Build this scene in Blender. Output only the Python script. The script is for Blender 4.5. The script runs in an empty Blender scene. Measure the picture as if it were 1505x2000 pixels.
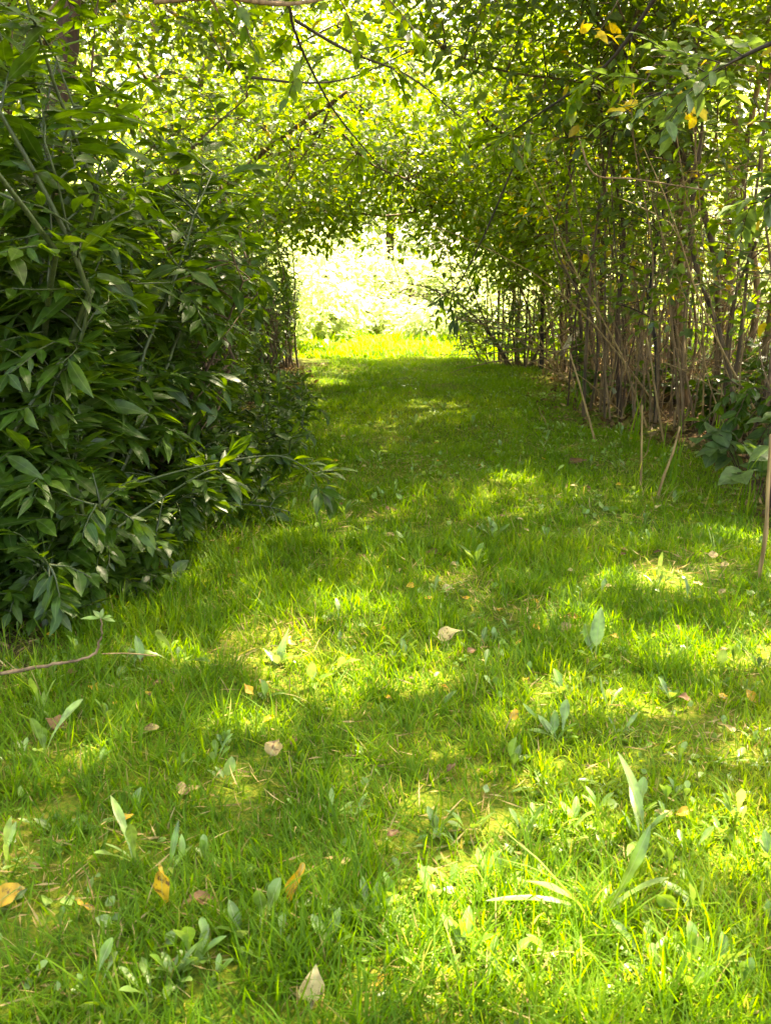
import bpy, math, random
import numpy as np

# ------------------------------------------------------------------ camera, world, sun, exposure
sc = bpy.context.scene
CH = 1.2
F = 1900.0                       # focal length in photo pixels (photo 1505 x 2000)
TH = math.atan(470 / F)          # pitch down
cam_d = bpy.data.cameras.new('camera'); cam = bpy.data.objects.new('camera', cam_d)
sc.collection.objects.link(cam); sc.camera = cam
cam.location = (0, 0, CH); cam.rotation_euler = (math.pi/2 - TH, 0, 0)
cam_d.sensor_fit = 'VERTICAL'; cam_d.sensor_height = 24; cam_d.lens = 24 * F / 2000
cam_d.clip_start = 0.05; cam_d.clip_end = 2000
cam_d.dof.use_dof = True; cam_d.dof.focus_distance = 3.6; cam_d.dof.aperture_fstop = 6.5

SUN_EL = math.radians(60); SUN_AZ = math.radians(40)      # azimuth clockwise from +Y
S = np.array([math.cos(SUN_EL)*math.sin(SUN_AZ), math.cos(SUN_EL)*math.cos(SUN_AZ), math.sin(SUN_EL)])
w = bpy.data.worlds.new('World'); sc.world = w; w.use_nodes = True
nt = w.node_tree; bg = nt.nodes['Background']
sky = nt.nodes.new('ShaderNodeTexSky'); sky.sky_type = 'NISHITA'; sky.sun_disc = False
sky.sun_elevation = SUN_EL; sky.sun_rotation = SUN_AZ; sky.dust_density = 3.0; sky.air_density = .8
nt.links.new(sky.outputs[0], bg.inputs[0]); bg.inputs[1].default_value = 0.15
sl = bpy.data.lights.new('sun', 'SUN'); sl.energy = 5.0; sl.angle = math.radians(0.8); sl.color = (1, 0.95, 0.86)
so = bpy.data.objects.new('sun', sl); sc.collection.objects.link(so)
from mathutils import Vector
so.rotation_euler = Vector(S).to_track_quat('Z', 'Y').to_euler()
sc.view_settings.view_transform = 'Standard'; sc.view_settings.look = 'None'
sc.view_settings.gamma = 1; sc.view_settings.exposure = 3.2
sc.view_settings.use_white_balance = True; sc.view_settings.white_balance_temperature = 8800; sc.view_settings.white_balance_tint = 10
sc.cycles.max_bounces = 8; sc.cycles.diffuse_bounces = 4; sc.cycles.glossy_bounces = 2
sc.cycles.transmission_bounces = 6; sc.cycles.use_denoising = True

# ------------------------------------------------------------------ helpers
col = sc.collection
rng = np.random.default_rng(7)

def ray(px, py):
    x = (px - 752.5)/F; y = (1000 - py)/F
    return np.array([x, math.cos(TH) + y*math.sin(TH), -math.sin(TH) + y*math.cos(TH)])
def at(px, py, Y):
    d = ray(px, py); return np.array([0, 0, CH]) + d*(Y/d[1])
def gz(x, y):
    x = np.asarray(x, float); y = np.asarray(y, float)
    return (0.018*np.sin(1.9*x+0.7)*np.cos(1.3*y) + 0.012*np.sin(4.1*x+2.2*y) + 0.007*np.sin(7.3*x-5.1*y)
            + 0.05*np.clip(-x-1.1, 0, 3) + 0.03*np.clip(x-2.1, 0, 3)
            - np.where(y < 60, .006*np.clip(y-21, 0, 39)**2, 9.13 + .35*(np.clip(y, 60, 400)-60)**.85))
def gp(px, py):
    d = ray(px, py); t = -CH/d[2]; p = np.array([0, 0, CH]) + d*t
    z = float(gz(p[0], p[1])); t = (z-CH)/d[2]; p = np.array([0, 0, CH]) + d*t
    p[2] = gz(p[0], p[1]); return p
def norm(a):
    return a/np.maximum(np.linalg.norm(a, axis=-1, keepdims=True), 1e-9)

class MB:
    """collects vertices and faces, builds ONE mesh"""
    def __init__(s): s.v = []; s.l = []; s.t = []; s.a = []; s.n = 0
    def add(s, V, faces, A=None):
        V = np.asarray(V, float).reshape(-1, 3)
        s.v.append(V)
        if A is None: A = np.zeros((len(V), 3))
        s.a.append(A)
        for F_ in (faces if isinstance(faces, list) else [faces]):
            F_ = np.asarray(F_, np.int64)
            if len(F_) == 0: continue
            s.l.append((F_ + s.n).ravel()); s.t.append(np.full(len(F_), F_.shape[1]))
        s.n += len(V)
    def build(s, name, mat, parent=None, smooth=False):
        me = bpy.data.meshes.new(name)
        V = np.concatenate(s.v) if s.v else np.zeros((0, 3)); 
        if parent is not None: V = V - np.array(parent.location)
        L = np.concatenate(s.l); T = np.concatenate(s.t)
        me.vertices.add(len(V)); me.vertices.foreach_set('co', V.astype(np.float32).ravel())
        me.loops.add(len(L)); me.loops.foreach_set('vertex_index', L.astype(np.int32))
        me.polygons.add(len(T)); st = np.concatenate([[0], np.cumsum(T)[:-1]])
        me.polygons.foreach_set('loop_start', st.astype(np.int32)); me.polygons.foreach_set('loop_total', T.astype(np.int32))
        if smooth: me.polygons.foreach_set('use_smooth', np.ones(len(T), bool))
        at_ = me.attributes.new('luv', 'FLOAT_VECTOR', 'POINT')
        at_.data.foreach_set('vector', np.concatenate(s.a).astype(np.float32).ravel())
        me.update(); me.validate()
        me.materials.append(mat)
        o = bpy.data.objects.new(name, me); col.objects.link(o)
        if parent is not None: o.parent = parent
        return o

def tag(o, label=None, cat=None, group=None, kind=None):
    if label: o['label'] = label
    if cat: o['category'] = cat
    if group: o['group'] = group
    if kind: o['kind'] = kind
    return o
def thing(name, label, cat, loc, group=None):
    o = bpy.data.objects.new(name, None); o.empty_display_size = 0.1; col.objects.link(o)
    o.location = tuple(float(c) for c in loc)
    return tag(o, label, cat, group)
def copy_tree(root, loc, rz, s, label, group):
    r = root.copy(); col.objects.link(r); r.location = loc; r.rotation_euler = (0, 0, rz); r.scale = (s, s, s)
    r['label'] = label
    if group: r['group'] = group
    for ch in root.children:
        c = ch.copy(); col.objects.link(c); c.parent = r
    return r

# ---- leaf templates: rows of (u, halfwidth); columns left, mid, right
def tpl_rows(rows):
    V = []; Q = []; T = []; idx = []
    for u, h in rows:
        if h <= 0: V.append((u, 0)); idx.append([len(V)-1])
        else:
            V += [(u, -h), (u, 0), (u, h)]; idx.append([len(V)-3, len(V)-2, len(V)-1])
    for a, b in zip(idx[:-1], idx[1:]):
        if len(a) == 1 and len(b) == 3: T += [(a[0], b[1], b[0]), (a[0], b[2], b[1])]
        elif len(a) == 3 and len(b) == 1: T += [(a[0], a[1], b[0]), (a[1], a[2], b[0])]
        elif len(a) == 3: Q += [(a[0], a[1], b[1], b[0]), (a[1], a[2], b[2], b[1])]
    return np.array(V, float), np.array(Q, int).reshape(-1, 4), np.array(T, int).reshape(-1, 3)
T_LANCE = tpl_rows([(0, 0.04), (.1, .22), (.22, .66), (.38, .97), (.52, 1), (.68, .8), (.82, .48), (.92, .2), (1, 0)])
T_OVATE = tpl_rows([(0, .05), (.08, .08), (.2, .7), (.42, 1), (.66, .8), (.86, .36), (1, 0)])
T_MID = tpl_rows([(0, 0), (.28, .92), (.62, .8), (1, 0)])
T_FAR = (np.array([(0, 0), (.42, -1), (1, 0), (.42, 1)], float), np.zeros((0, 4), int), np.array([(0, 2, 1), (0, 3, 2)]))
T_SPOON = tpl_rows([(0, .16), (.2, .12), (.38, .16), (.46, .32), (.5, .26), (.58, .5), (.63, .45), (.72, .85), (.83, 1), (.93, .8), (.98, .45), (1, .2)])
T_TONGUE = tpl_rows([(0, .2), (.15, .16), (.28, .3), (.33, .26), (.42, .55), (.47, .48), (.57, .8), (.62, .74), (.72, 1), (.8, .96), (.89, .72), (.96, .4), (1, .05)])
T_ROUND = tpl_rows([(0, .05), (.35, .05), (.45, .6), (.6, 1), (.78, .95), (.92, .6), (1, .1)])
T_BLADE = (np.array([(0, -1), (0, 1), (.35, -.95), (.35, .95), (.7, -.7), (.7, .7), (1, 0)], float),
           np.array([(0, 1, 3, 2), (2, 3, 5, 4)]), np.array([(4, 5, 6)]))

def leaves(mb, P, D, N, L, W, tpl, droop=0.15, fold=0.25, rnd=None, r=rng, wave=0.0):
    """one leaf per row of P: axis D, upper side N, length L, width W"""
    k = len(P)
    if k == 0: return
    tv, tq, tt = tpl; n = len(tv)
    D = norm(np.asarray(D, float)); Sd = norm(np.cross(D, N)); N = np.cross(Sd, D)
    L = np.broadcast_to(np.asarray(L, float), (k,)); W = np.broadcast_to(np.asarray(W, float), (k,))
    dr = np.broadcast_to(np.asarray(droop, float), (k,))
    u = tv[None, :, 0]; v = tv[None, :, 1]
    X = u*L[:, None]; Y = v*W[:, None]/2
    Z = -dr[:, None]*u*u*L[:, None] + fold*np.abs(v)*W[:, None]/2
    if wave: Z = Z + wave*L[:, None]*np.sin(u*9 + r.random((k, 1))*6.28)*np.sign(v)*np.abs(v)
    side = r.normal(0, .08, (k, 1))
    Y = Y + side*u*u*L[:, None]
    V = P[:, None, :] + X[..., None]*D[:, None, :] + Y[..., None]*Sd[:, None, :] + Z[..., None]*N[:, None, :]
    if rnd is None: rnd = r.random(k)
    A = np.stack([np.broadcast_to(u, (k, n)), np.broadcast_to(v, (k, n)), np.broadcast_to(rnd[:, None], (k, n))], -1)
    off = (np.arange(k)*n)[:, None, None]
    fs = []
    if len(tq): fs.append((tq[None] + off).reshape(-1, 4))
    if len(tt): fs.append((tt[None] + off).reshape(-1, 3))
    mb.add(V.reshape(-1, 3), fs, A.reshape(-1, 3))

def tube(mb, pts, rad, n=6, r=None, rough=0.0):
    pts = np.asarray(pts, float); m = len(pts); rad = np.broadcast_to(np.asarray(rad, float), (m,))
    T = norm(np.gradient(pts, axis=0)); ref = np.array([0.31, 0.17, 0.94]) if abs(T[0, 2]) < .8 else np.array([1., .1, 0])
    A = norm(np.cross(T, ref)); B = np.cross(T, A)
    th = np.arange(n)*2*math.pi/n
    rr = rad[:, None]*np.ones((m, n))
    if rough and r is not None: rr = rr*(1 + r.normal(0, rough, (m, n)))
    V = pts[:, None] + rr[..., None]*(np.cos(th)[None, :, None]*A[:, None] + np.sin(th)[None, :, None]*B[:, None])
    i = np.arange(m-1)[:, None]*n; j = np.arange(n)[None]; j2 = (j+1) % n
    Q = np.stack([i+j, i+j2, i+n+j2, i+n+j], -1).reshape(-1, 4)
    Vf = np.concatenate([V.reshape(-1, 3), pts[-1:] + T[-1:]*rad[-1]])
    tip = np.array([[(m-1)*n + a, (m-1)*n + (a+1) % n, m*n] for a in range(n)])
    L = np.concatenate([[0], np.cumsum(np.linalg.norm(np.diff(pts, axis=0), axis=1))])
    At = np.stack([np.repeat(L, n), np.tile(th/6.28, m), np.zeros(m*n)], -1)
    mb.add(Vf, [Q, tip], np.concatenate([At, [[L[-1], 0, 0]]]))

def smooth_line(ctrl, per=6):
    """Catmull-Rom through control points"""
    c = np.asarray(ctrl, float)
    if len(c) < 3: return np.linspace(c[0], c[-1], per+1)
    c = np.vstack([2*c[0]-c[1], c, 2*c[-1]-c[-2]]); out = []
    for i in range(1, len(c)-2):
        for t in np.arange(per)/per:
            out.append(.5*((2*c[i]) + (c[i+1]-c[i-1])*t + (2*c[i-1]-5*c[i]+4*c[i+1]-c[i+2])*t*t + (3*c[i]-c[i-1]-3*c[i+1]+c[i+2])*t**3))
    out.append(c[-2]); return np.array(out)

def path_edge(y, z):
    """how far the left shrubs reach over the lawn"""
    e = (-.82 if y < 3.6 else -.82 + .32*min(1, (y-3.6)/.5)) if y < 5 else (-.50 - (y-5)*.1 if y < 8 else -.8 - min(y-8, 4)*.05)
    return e - (.42 if y < 8 else .1)*max(0, 1 - z/1.1)
def grow(p, d, length, n, droop, wig, r, bound=None):
    pts = [np.array(p, float)]; d = norm(np.array(d, float)); st = length/n
    for i in range(n):
        d = norm(d + np.array([0, 0, -droop/n]) + r.normal(0, wig, 3))
        if bound:
            q = pts[-1] + d*st
            if bound > 0 and q[0] > path_edge(q[1], q[2]) - .12: d[0] = -abs(d[0])*.4; d = norm(d)
            if bound < 0 and q[0] < 1.75 - .12*max(0, q[2]-1): d[0] = abs(d[0])*.4; d = norm(d)
        pts.append(pts[-1] + d*st)
    return np.array(pts)

# ------------------------------------------------------------------ materials
def new_mat(name):
    m = bpy.data.materials.new(name); m.use_nodes = True; t = m.node_tree
    for n in list(t.nodes): t.nodes.remove(n)
    return m, t, t.nodes.new('ShaderNodeOutputMaterial')
def ramp(t, fac, stops):
    r = t.nodes.new('ShaderNodeValToRGB'); e = r.color_ramp.elements
    while len(e) < len(stops): e.new(.5)
    for k, (p, c) in enumerate(stops): e[k].position = p; e[k].color = (*c, 1)
    t.links.new(fac, r.inputs[0]); return r.outputs[0]
def leaf_mat(name, stops, tstops, trans=0.4, rough=0.4, spec=0.5, vein=0.25, noise=0.35, hole=0):
    m, t, out = new_mat(name); N, Lk = t.nodes, t.links
    a = N.new('ShaderNodeAttribute'); a.attribute_name = 'luv'
    s = N.new('ShaderNodeSeparateXYZ'); Lk.new(a.outputs['Vector'], s.inputs[0])
    base = ramp(t, s.outputs['Z'], stops); tr = ramp(t, s.outputs['Z'], tstops)
    # vein: lighter midrib
    ab = N.new('ShaderNodeMath'); ab.operation = 'ABSOLUTE'; Lk.new(s.outputs['Y'], ab.inputs[0])
    mr = N.new('ShaderNodeMapRange'); mr.inputs['From Min'].default_value = 0.0; mr.inputs['From Max'].default_value = 0.1
    mr.inputs['To Min'].default_value = vein; mr.inputs['To Max'].default_value = 0; Lk.new(ab.outputs[0], mr.inputs['Value'])
    g = N.new('ShaderNodeNewGeometry')
    nz = N.new('ShaderNodeTexNoise'); nz.inputs['Scale'].default_value = 35; nz.inputs['Detail'].default_value = 3; Lk.new(g.outputs['Position'], nz.inputs['Vector'])
    m2 = N.new('ShaderNodeMapRange'); m2.inputs['From Min'].default_value = .3; m2.inputs['From Max'].default_value = .7
    m2.inputs['To Min'].default_value = 1-noise; m2.inputs['To Max'].default_value = 1+noise; Lk.new(nz.outputs['Fac'], m2.inputs['Value'])
    def mul(c, amt):
        if hole:
            n3 = N.new('ShaderNodeTexNoise'); n3.inputs['Scale'].default_value = 55; n3.inputs['Detail'].default_value = 6; n3.inputs['Roughness'].default_value = .7; Lk.new(g.outputs['Position'], n3.inputs['Vector'])
            m3 = N.new('ShaderNodeMapRange'); m3.inputs['From Min'].default_value = .52; m3.inputs['From Max'].default_value = .62; Lk.new(n3.outputs['Fac'], m3.inputs['Value'])
            x3 = N.new('ShaderNodeMix'); x3.data_type = 'RGBA'; x3.inputs['B'].default_value = (.13, .06, .02, 1)
            Lk.new(m3.outputs[0], x3.inputs['Factor']); Lk.new(c, x3.inputs['A']); c = x3.outputs['Result']
        v = N.new('ShaderNodeVectorMath'); v.operation = 'SCALE'; Lk.new(c, v.inputs[0]); Lk.new(m2.outputs[0], v.inputs['Scale'])
        mx = N.new('ShaderNodeMix'); mx.data_type = 'RGBA'; mx.inputs['B'].default_value = amt
        Lk.new(mr.outputs[0], mx.inputs['Factor']); Lk.new(v.outputs[0], mx.inputs['A']); return mx.outputs['Result']
    p = N.new('ShaderNodeBsdfPrincipled'); Lk.new(mul(base, (.32, .38, .16, 1)), p.inputs['Base Color'])
    p.inputs['Roughness'].default_value = rough; p.inputs['Specular IOR Level'].default_value = spec
    bp = N.new('ShaderNodeBump'); bp.inputs['Strength'].default_value = .35; bp.inputs['Distance'].default_value = .004
    Lk.new(nz.outputs['Fac'], bp.inputs['Height']); Lk.new(bp.outputs[0], p.inputs['Normal'])
    tl = N.new('ShaderNodeBsdfTranslucent'); Lk.new(mul(tr, (.3, .4, .08, 1)), tl.inputs[0])
    mx = N.new('ShaderNodeMixShader'); mx.inputs[0].default_value = trans
    Lk.new(p.outputs[0], mx.inputs[1]); Lk.new(tl.outputs[0], mx.inputs[2]); Lk.new(mx.outputs[0], out.inputs[0])
    return m
def bark_mat(name, c1, c2, scale=30, stretch=0.12, rough=.85):
    m, t, out = new_mat(name); N, Lk = t.nodes, t.links
    tc = N.new('ShaderNodeTexCoord'); mp = N.new('ShaderNodeMapping'); mp.inputs['Scale'].default_value = (1, 1, stretch)
    Lk.new(tc.outputs['Object'], mp.inputs[0])
    nz = N.new('ShaderNodeTexNoise'); nz.inputs['Scale'].default_value = scale; nz.inputs['Detail'].default_value = 5; Lk.new(mp.outputs[0], nz.inputs[0])
    c = ramp(t, nz.outputs['Fac'], [(.32, c1), (.68, c2)])
    p = N.new('ShaderNodeBsdfPrincipled'); Lk.new(c, p.inputs['Base Color']); p.inputs['Roughness'].default_value = rough
    bp = N.new('ShaderNodeBump'); bp.inputs['Strength'].default_value = .8; bp.inputs['Distance'].default_value = .01
    Lk.new(nz.outputs['Fac'], bp.inputs['Height']); Lk.new(bp.outputs[0], p.inputs['Normal']); Lk.new(p.outputs[0], out.inputs[0])
    return m

M = {}
M['shrub'] = leaf_mat('shrub leaf', [(0, (.016, .046, .004)), (.6, (.032, .082, .007)), (1, (.065, .12, .012))],
                      [(0, (.10, .20, .003)), (.7, (.17, .30, .005)), (1, (.32, .42, .01))], trans=.38, rough=.42, spec=.42)
M['shade'] = leaf_mat('painted shade leaf', [(0, (.022, .050, .009)), (.7, (.045, .085, .014)), (.93, (.08, .12, .02)), (.97, (.42, .30, .02))],
                      [(0, (.14, .25, .006)), (.6, (.26, .40, .010)), (.93, (.42, .50, .02)), (.97, (.7, .5, .02))], trans=.38, rough=.5, spec=.7, vein=.1)  # shaded copy of the canopy leaf, shade put into its darker colour
M['sunlit'] = leaf_mat('painted sun glow leaf', [(0, (.17, .25, .09)), (1, (.32, .38, .18))],
                      [(0, (.55, .66, .22)), (1, (.72, .78, .38))], trans=.5, rough=.45, spec=.6, vein=.1)  # glare of the sunny clearing put into the leaf colour as paleness
M['canopy'] = leaf_mat('canopy leaf', [(0, (.035, .085, .010)), (.7, (.065, .13, .014)), (.93, (.10, .16, .015)), (.97, (.42, .30, .02))],
                       [(0, (.20, .34, .008)), (.6, (.32, .47, .012)), (.93, (.46, .55, .02)), (.97, (.7, .5, .02))], trans=.5, rough=.4, spec=.5, vein=.1)
M['grey'] = leaf_mat('grey green leaf', [(0, (.05, .10, .028)), (1, (.09, .15, .045))],
                     [(0, (.16, .28, .03)), (1, (.25, .38, .05))], trans=.35, rough=.42, spec=.7)
M['yellow'] = leaf_mat('yellow leaf', [(0, (.55, .36, .02)), (1, (.68, .5, .04))], [(0, (.8, .5, .01)), (1, (.85, .65, .03))], trans=.45, rough=.5, spec=.3)
M['grass'] = leaf_mat('grass blade', [(0, (.042, .108, .005)), (.55, (.090, .190, .008)), (.85, (.19, .24, .018)), (.93, (.28, .24, .07)), (1, (.40, .32, .14))],
                      [(0, (.15, .33, .006)), (.55, (.28, .48, .010)), (.85, (.46, .58, .02)), (.93, (.5, .4, .08)), (1, (.5, .4, .14))], trans=.45, rough=.55, spec=.2, vein=0, noise=.2)
M['weed'] = leaf_mat('weed leaf', [(0, (.10, .20, .025)), (1, (.21, .32, .075))], [(0, (.26, .42, .03)), (1, (.42, .56, .1))], trans=.32, rough=.38, spec=.6, vein=.8, noise=.5)
M['straw'] = leaf_mat('straw', [(0, (.22, .15, .05)), (1, (.45, .34, .14))], [(0, (.3, .2, .05)), (1, (.5, .4, .12))], trans=.2, rough=.7, spec=.2, vein=0)
M['fallen_yellow'] = leaf_mat('fallen yellow leaf', [(0, (.50, .26, .012)), (1, (.60, .36, .03))], [(0, (.7, .4, .01)), (1, (.8, .55, .03))], trans=.25, rough=.5, spec=.4, hole=1, vein=.5)
M['fallen_pale'] = leaf_mat('fallen pale leaf', [(0, (.36, .25, .08)), (1, (.50, .38, .16))], [(0, (.5, .4, .1)), (1, (.6, .5, .2))], trans=.2, rough=.55, spec=.4, hole=1, vein=.5)
M['fallen_brown'] = leaf_mat('fallen brown leaf', [(0, (.10, .05, .018)), (1, (.24, .13, .05))], [(0, (.2, .08, .02)), (1, (.3, .16, .05))], trans=.15, rough=.6, spec=.3, hole=1, vein=.2)
M['litter'] = leaf_mat('leaf litter', [(0, (.05, .028, .012)), (.6, (.14, .08, .03)), (1, (.30, .21, .09))], [(0, (.1, .05, .01)), (1, (.3, .2, .06))], trans=.15, rough=.7, spec=.2, vein=.1)
M['bark'] = bark_mat('brown bark', (.035, .022, .011), (.16, .098, .05))
M['bark_red'] = bark_mat('reddish bark', (.024, .013, .007), (.11, .058, .030), 24, .2)
M['bark_dark'] = bark_mat('dark bark', (.016, .011, .007), (.06, .04, .024))
M['bark_tan'] = bark_mat('tan bark', (.09, .053, .024), (.32, .20, .10), 40, .15)
M['stalk'] = bark_mat('dry stalk', (.16, .09, .03), (.42, .27, .10), 60, .1, .6)
M['green_stem'] = bark_mat('green stem', (.02, .034, .008), (.055, .08, .018), 60, .2, .5)
M['pale_wood'] = bark_mat('weathered wood', (.28, .2, .12), (.6, .47, .32), 30, .2)

def ground_mat():
    m, t, out = new_mat('ground'); N, Lk = t.nodes, t.links
    g = N.new('ShaderNodeNewGeometry')
    n1 = N.new('ShaderNodeTexNoise'); n1.inputs['Scale'].default_value = 1.3; n1.inputs['Detail'].default_value = 4; Lk.new(g.outputs['Position'], n1.inputs[0])
    n2 = N.new('ShaderNodeTexNoise'); n2.inputs['Scale'].default_value = 60; n2.inputs['Detail'].default_value = 5; Lk.new(g.outputs['Position'], n2.inputs[0])
    ad = N.new('ShaderNodeMath'); ad.operation = 'MULTIPLY_ADD'; ad.inputs[1].default_value = .6; Lk.new(n2.outputs['Fac'], ad.inputs[0])
    sb = N.new('ShaderNodeMath'); sb.operation = 'MULTIPLY'; sb.inputs[1].default_value = .5; Lk.new(n1.outputs['Fac'], sb.inputs[0]); Lk.new(sb.outputs[0], ad.inputs[2])
    grass = ramp(t, ad.outputs[0], [(.35, (.03, .05, .006)), (.5, (.07, .12, .010)), (.62, (.14, .16, .016)), (.75, (.22, .17, .05))])
    soil = ramp(t, ad.outputs[0], [(.35, (.018, .011, .006)), (.55, (.06, .036, .017)), (.75, (.14, .09, .045))])
    # woodland soil on both sides of the lawn
    sx = N.new('ShaderNodeSeparateXYZ'); Lk.new(g.outputs['Position'], sx.inputs[0])
    nw = N.new('ShaderNodeMath'); nw.operation = 'MULTIPLY_ADD'; nw.inputs[1].default_value = 1.0; Lk.new(n1.outputs['Fac'], nw.inputs[0])
    ax = N.new('ShaderNodeMath'); ax.operation = 'SUBTRACT'; ax.inputs[1].default_value = .48; Lk.new(sx.outputs['X'], ax.inputs[0])
    aa = N.new('ShaderNodeMath'); aa.operation = 'ABSOLUTE'; Lk.new(ax.outputs[0], aa.inputs[0]); Lk.new(aa.outputs[0], nw.inputs[2])
    mr = N.new('ShaderNodeMapRange'); mr.inputs['From Min'].default_value = 1.85; mr.inputs['From Max'].default_value = 2.35; Lk.new(nw.outputs[0], mr.inputs['Value'])
    ry = N.new('ShaderNodeMapRange'); ry.inputs['From Min'].default_value = 13.5; ry.inputs['From Max'].default_value = 15.5
    ry.inputs['To Min'].default_value = 1; ry.inputs['To Max'].default_value = 0; Lk.new(sx.outputs['Y'], ry.inputs['Value'])
    mm = N.new('ShaderNodeMath'); mm.operation = 'MULTIPLY'; Lk.new(mr.outputs[0], mm.inputs[0]); Lk.new(ry.outputs[0], mm.inputs[1])
    mx = N.new('ShaderNodeMix'); mx.data_type = 'RGBA'; Lk.new(mm.outputs[0], mx.inputs['Factor']); Lk.new(grass, mx.inputs['A']); Lk.new(soil, mx.inputs['B'])
    p = N.new('ShaderNodeBsdfPrincipled'); p.inputs['Roughness'].default_value = .95; p.inputs['Specular IOR Level'].default_value = .1
    Lk.new(mx.outputs['Result'], p.inputs['Base Color'])
    bp = N.new('ShaderNodeBump'); bp.inputs['Strength'].default_value = 1; bp.inputs['Distance'].default_value = .02
    Lk.new(n2.outputs['Fac'], bp.inputs['Height']); Lk.new(bp.outputs[0], p.inputs['Normal']); Lk.new(p.outputs[0], out.inputs[0])
    return m
M['ground'] = ground_mat()

# ------------------------------------------------------------------ ground: one sheet to the horizon
ax = np.concatenate([-np.geomspace(600, 6, 22), np.arange(-5, 6.01, .1), np.geomspace(7, 600, 22)])
ay = np.concatenate([-np.geomspace(600, 2, 16), np.arange(-1, 18.01, .1), np.geomspace(19, 900, 24)])
GX, GY = np.meshgrid(ax, ay)
mb = MB(); nx = len(ax)
i = (np.arange(len(ay)-1)[:, None]*nx + np.arange(nx-1)[None]).ravel()
mb.add(np.stack([GX, GY, gz(GX, GY)], -1).reshape(-1, 3), np.stack([i, i+1, i+nx+1, i+nx], -1))
tag(mb.build('ground', M['ground'], smooth=True), kind='structure')

# ------------------------------------------------------------------ spots where crown gaps are shaped to let sun patches fall
PATCH = [(925, 1815, .20, .24), (960, 1490, .16, .18), (1250, 1135, .22, .16), (1400, 1275, .30, .16), (1120, 1225, .16, .12),
         (690, 1342, .32, .09), (560, 1300, .14, .10), (1180, 1390, .26, .12), (1420, 1640, .12, .16), (1080, 1600, .12, .12),
         (300, 1290, .18, .05), (1330, 1930, .16, .08), (470, 1420, .10, .08), (640, 745, .25, .35),
         (1000, 940, .16, .12), (700, 1190, .16, .08), (1440, 1050, .2, .12), (180, 1480, .07, .1), (1010, 1960, .12, .05)]
PG = [(gp(a, b)[0], gp(a, b)[1], c, d) for a, b, c, d in PATCH]
def in_tunnel(P):
    x, y, z = P.T; w_ = .09*np.sin(y*2.1+z*3) + .10*np.sin(x*5+y*3) + .08*np.sin(x*13-y*7+z*9)
    top = np.where(y < 5, 2.15, np.where(y < 10, 2.15 - (y-5)*.12, 1.68 - .5*np.abs(x-.05)**1.4)) + w_
    lft = np.where(y < 8, -1.0, -1.08 + .55*np.clip(z-.8, 0, 1.2)) + w_
    rgt = np.where(y < 9, 1.7 - .4*np.clip(z-.9, 0, 1), 1.28 - .78*np.clip(z-.1, 0, 1.6)) + w_
    return (y > 0) & (y < 17.5) & (x > lft) & (x < rgt) & (z < top)
def keep(P, r, hard=1.0):
    """which leaves of a crown exist: gaps let the sun reach the lawn and the clearing; the walkway stays open"""
    G = P[:, :2] - P[:, 2:3]*S[None, :2]/S[2]
    k = np.ones(len(P))
    for gx, gy, rx, ry in PG:
        d = ((G[:, 0]-gx)/rx)**2 + ((G[:, 1]-gy)/ry)**2
        k = np.minimum(k, np.clip((d-0.8)*1.5, 0, 1))
    k = np.where((G[:, 1] < 3.3) & (G[:, 1] > -1), k*.88, k)
    k = np.where((G[:, 1] >= 3.3) & (G[:, 1] < 12) & (P[:, 2] > 3.6), k*.85, k)
    k = np.where((G[:, 1] > 13.8) & (G[:, 1] < 30) & (np.abs(G[:, 0]-.5) < 7), k*.06, k)
    x, y, z = P.T
    k = np.where(in_tunnel(P), 0, k)
    k = np.where((x*x + y*y < 1.0) & (z < 2.6), 0, k)
    return r.random(len(P)) < k

def clumps_leaves(mb, C, per, sig, L, W, tpl, r, mode='spray', cull=True, yellow=0.02, droop=.15):
    """leaf clumps at centres C"""
    k = len(C)*per
    off = r.normal(0, 1, (k, 3))*np.array([sig, sig, sig*.45])
    P = np.repeat(C, per, 0) + off
    out = norm(off*np.array([1, 1, .4]) + r.normal(0, .35, (k, 3))*sig)
    D = norm(out*[1, 1, .5] + np.array([0, 0, -.25]) + r.normal(0, .3, (k, 3)))
    N = norm(np.array([0, 0, 1.]) + r.normal(0, .42, (k, 3)))
    m = keep(P, r) if cull else np.ones(k, bool)
    P, D, N = P[m], D[m], N[m]; k = len(P)
    l = L*r.uniform(.6, 1.25, k)
    rn = r.beta(1.6, 1.9, k)*.92; rn = np.where(r.random(k) < yellow, .985, rn)
    leaves(mb, P, D, N, l, l*W/L*r.uniform(.8, 1.15, k), tpl, droop=r.uniform(0, droop*2, k), rnd=rn, r=r)

def pts_in(blobs, n, r, shell=.35):
    vol = np.array([b[3]*b[4]*b[5] for b in blobs]); idx = r.choice(len(blobs), n, p=vol/vol.sum())
    B = np.array(blobs)[idx]; d = norm(r.normal(0, 1, (n, 3))); rad = (shell + (1-shell)*r.random(n))**.5
    return B[:, :3] + d*B[:, 3:6]*rad[:, None]

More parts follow.
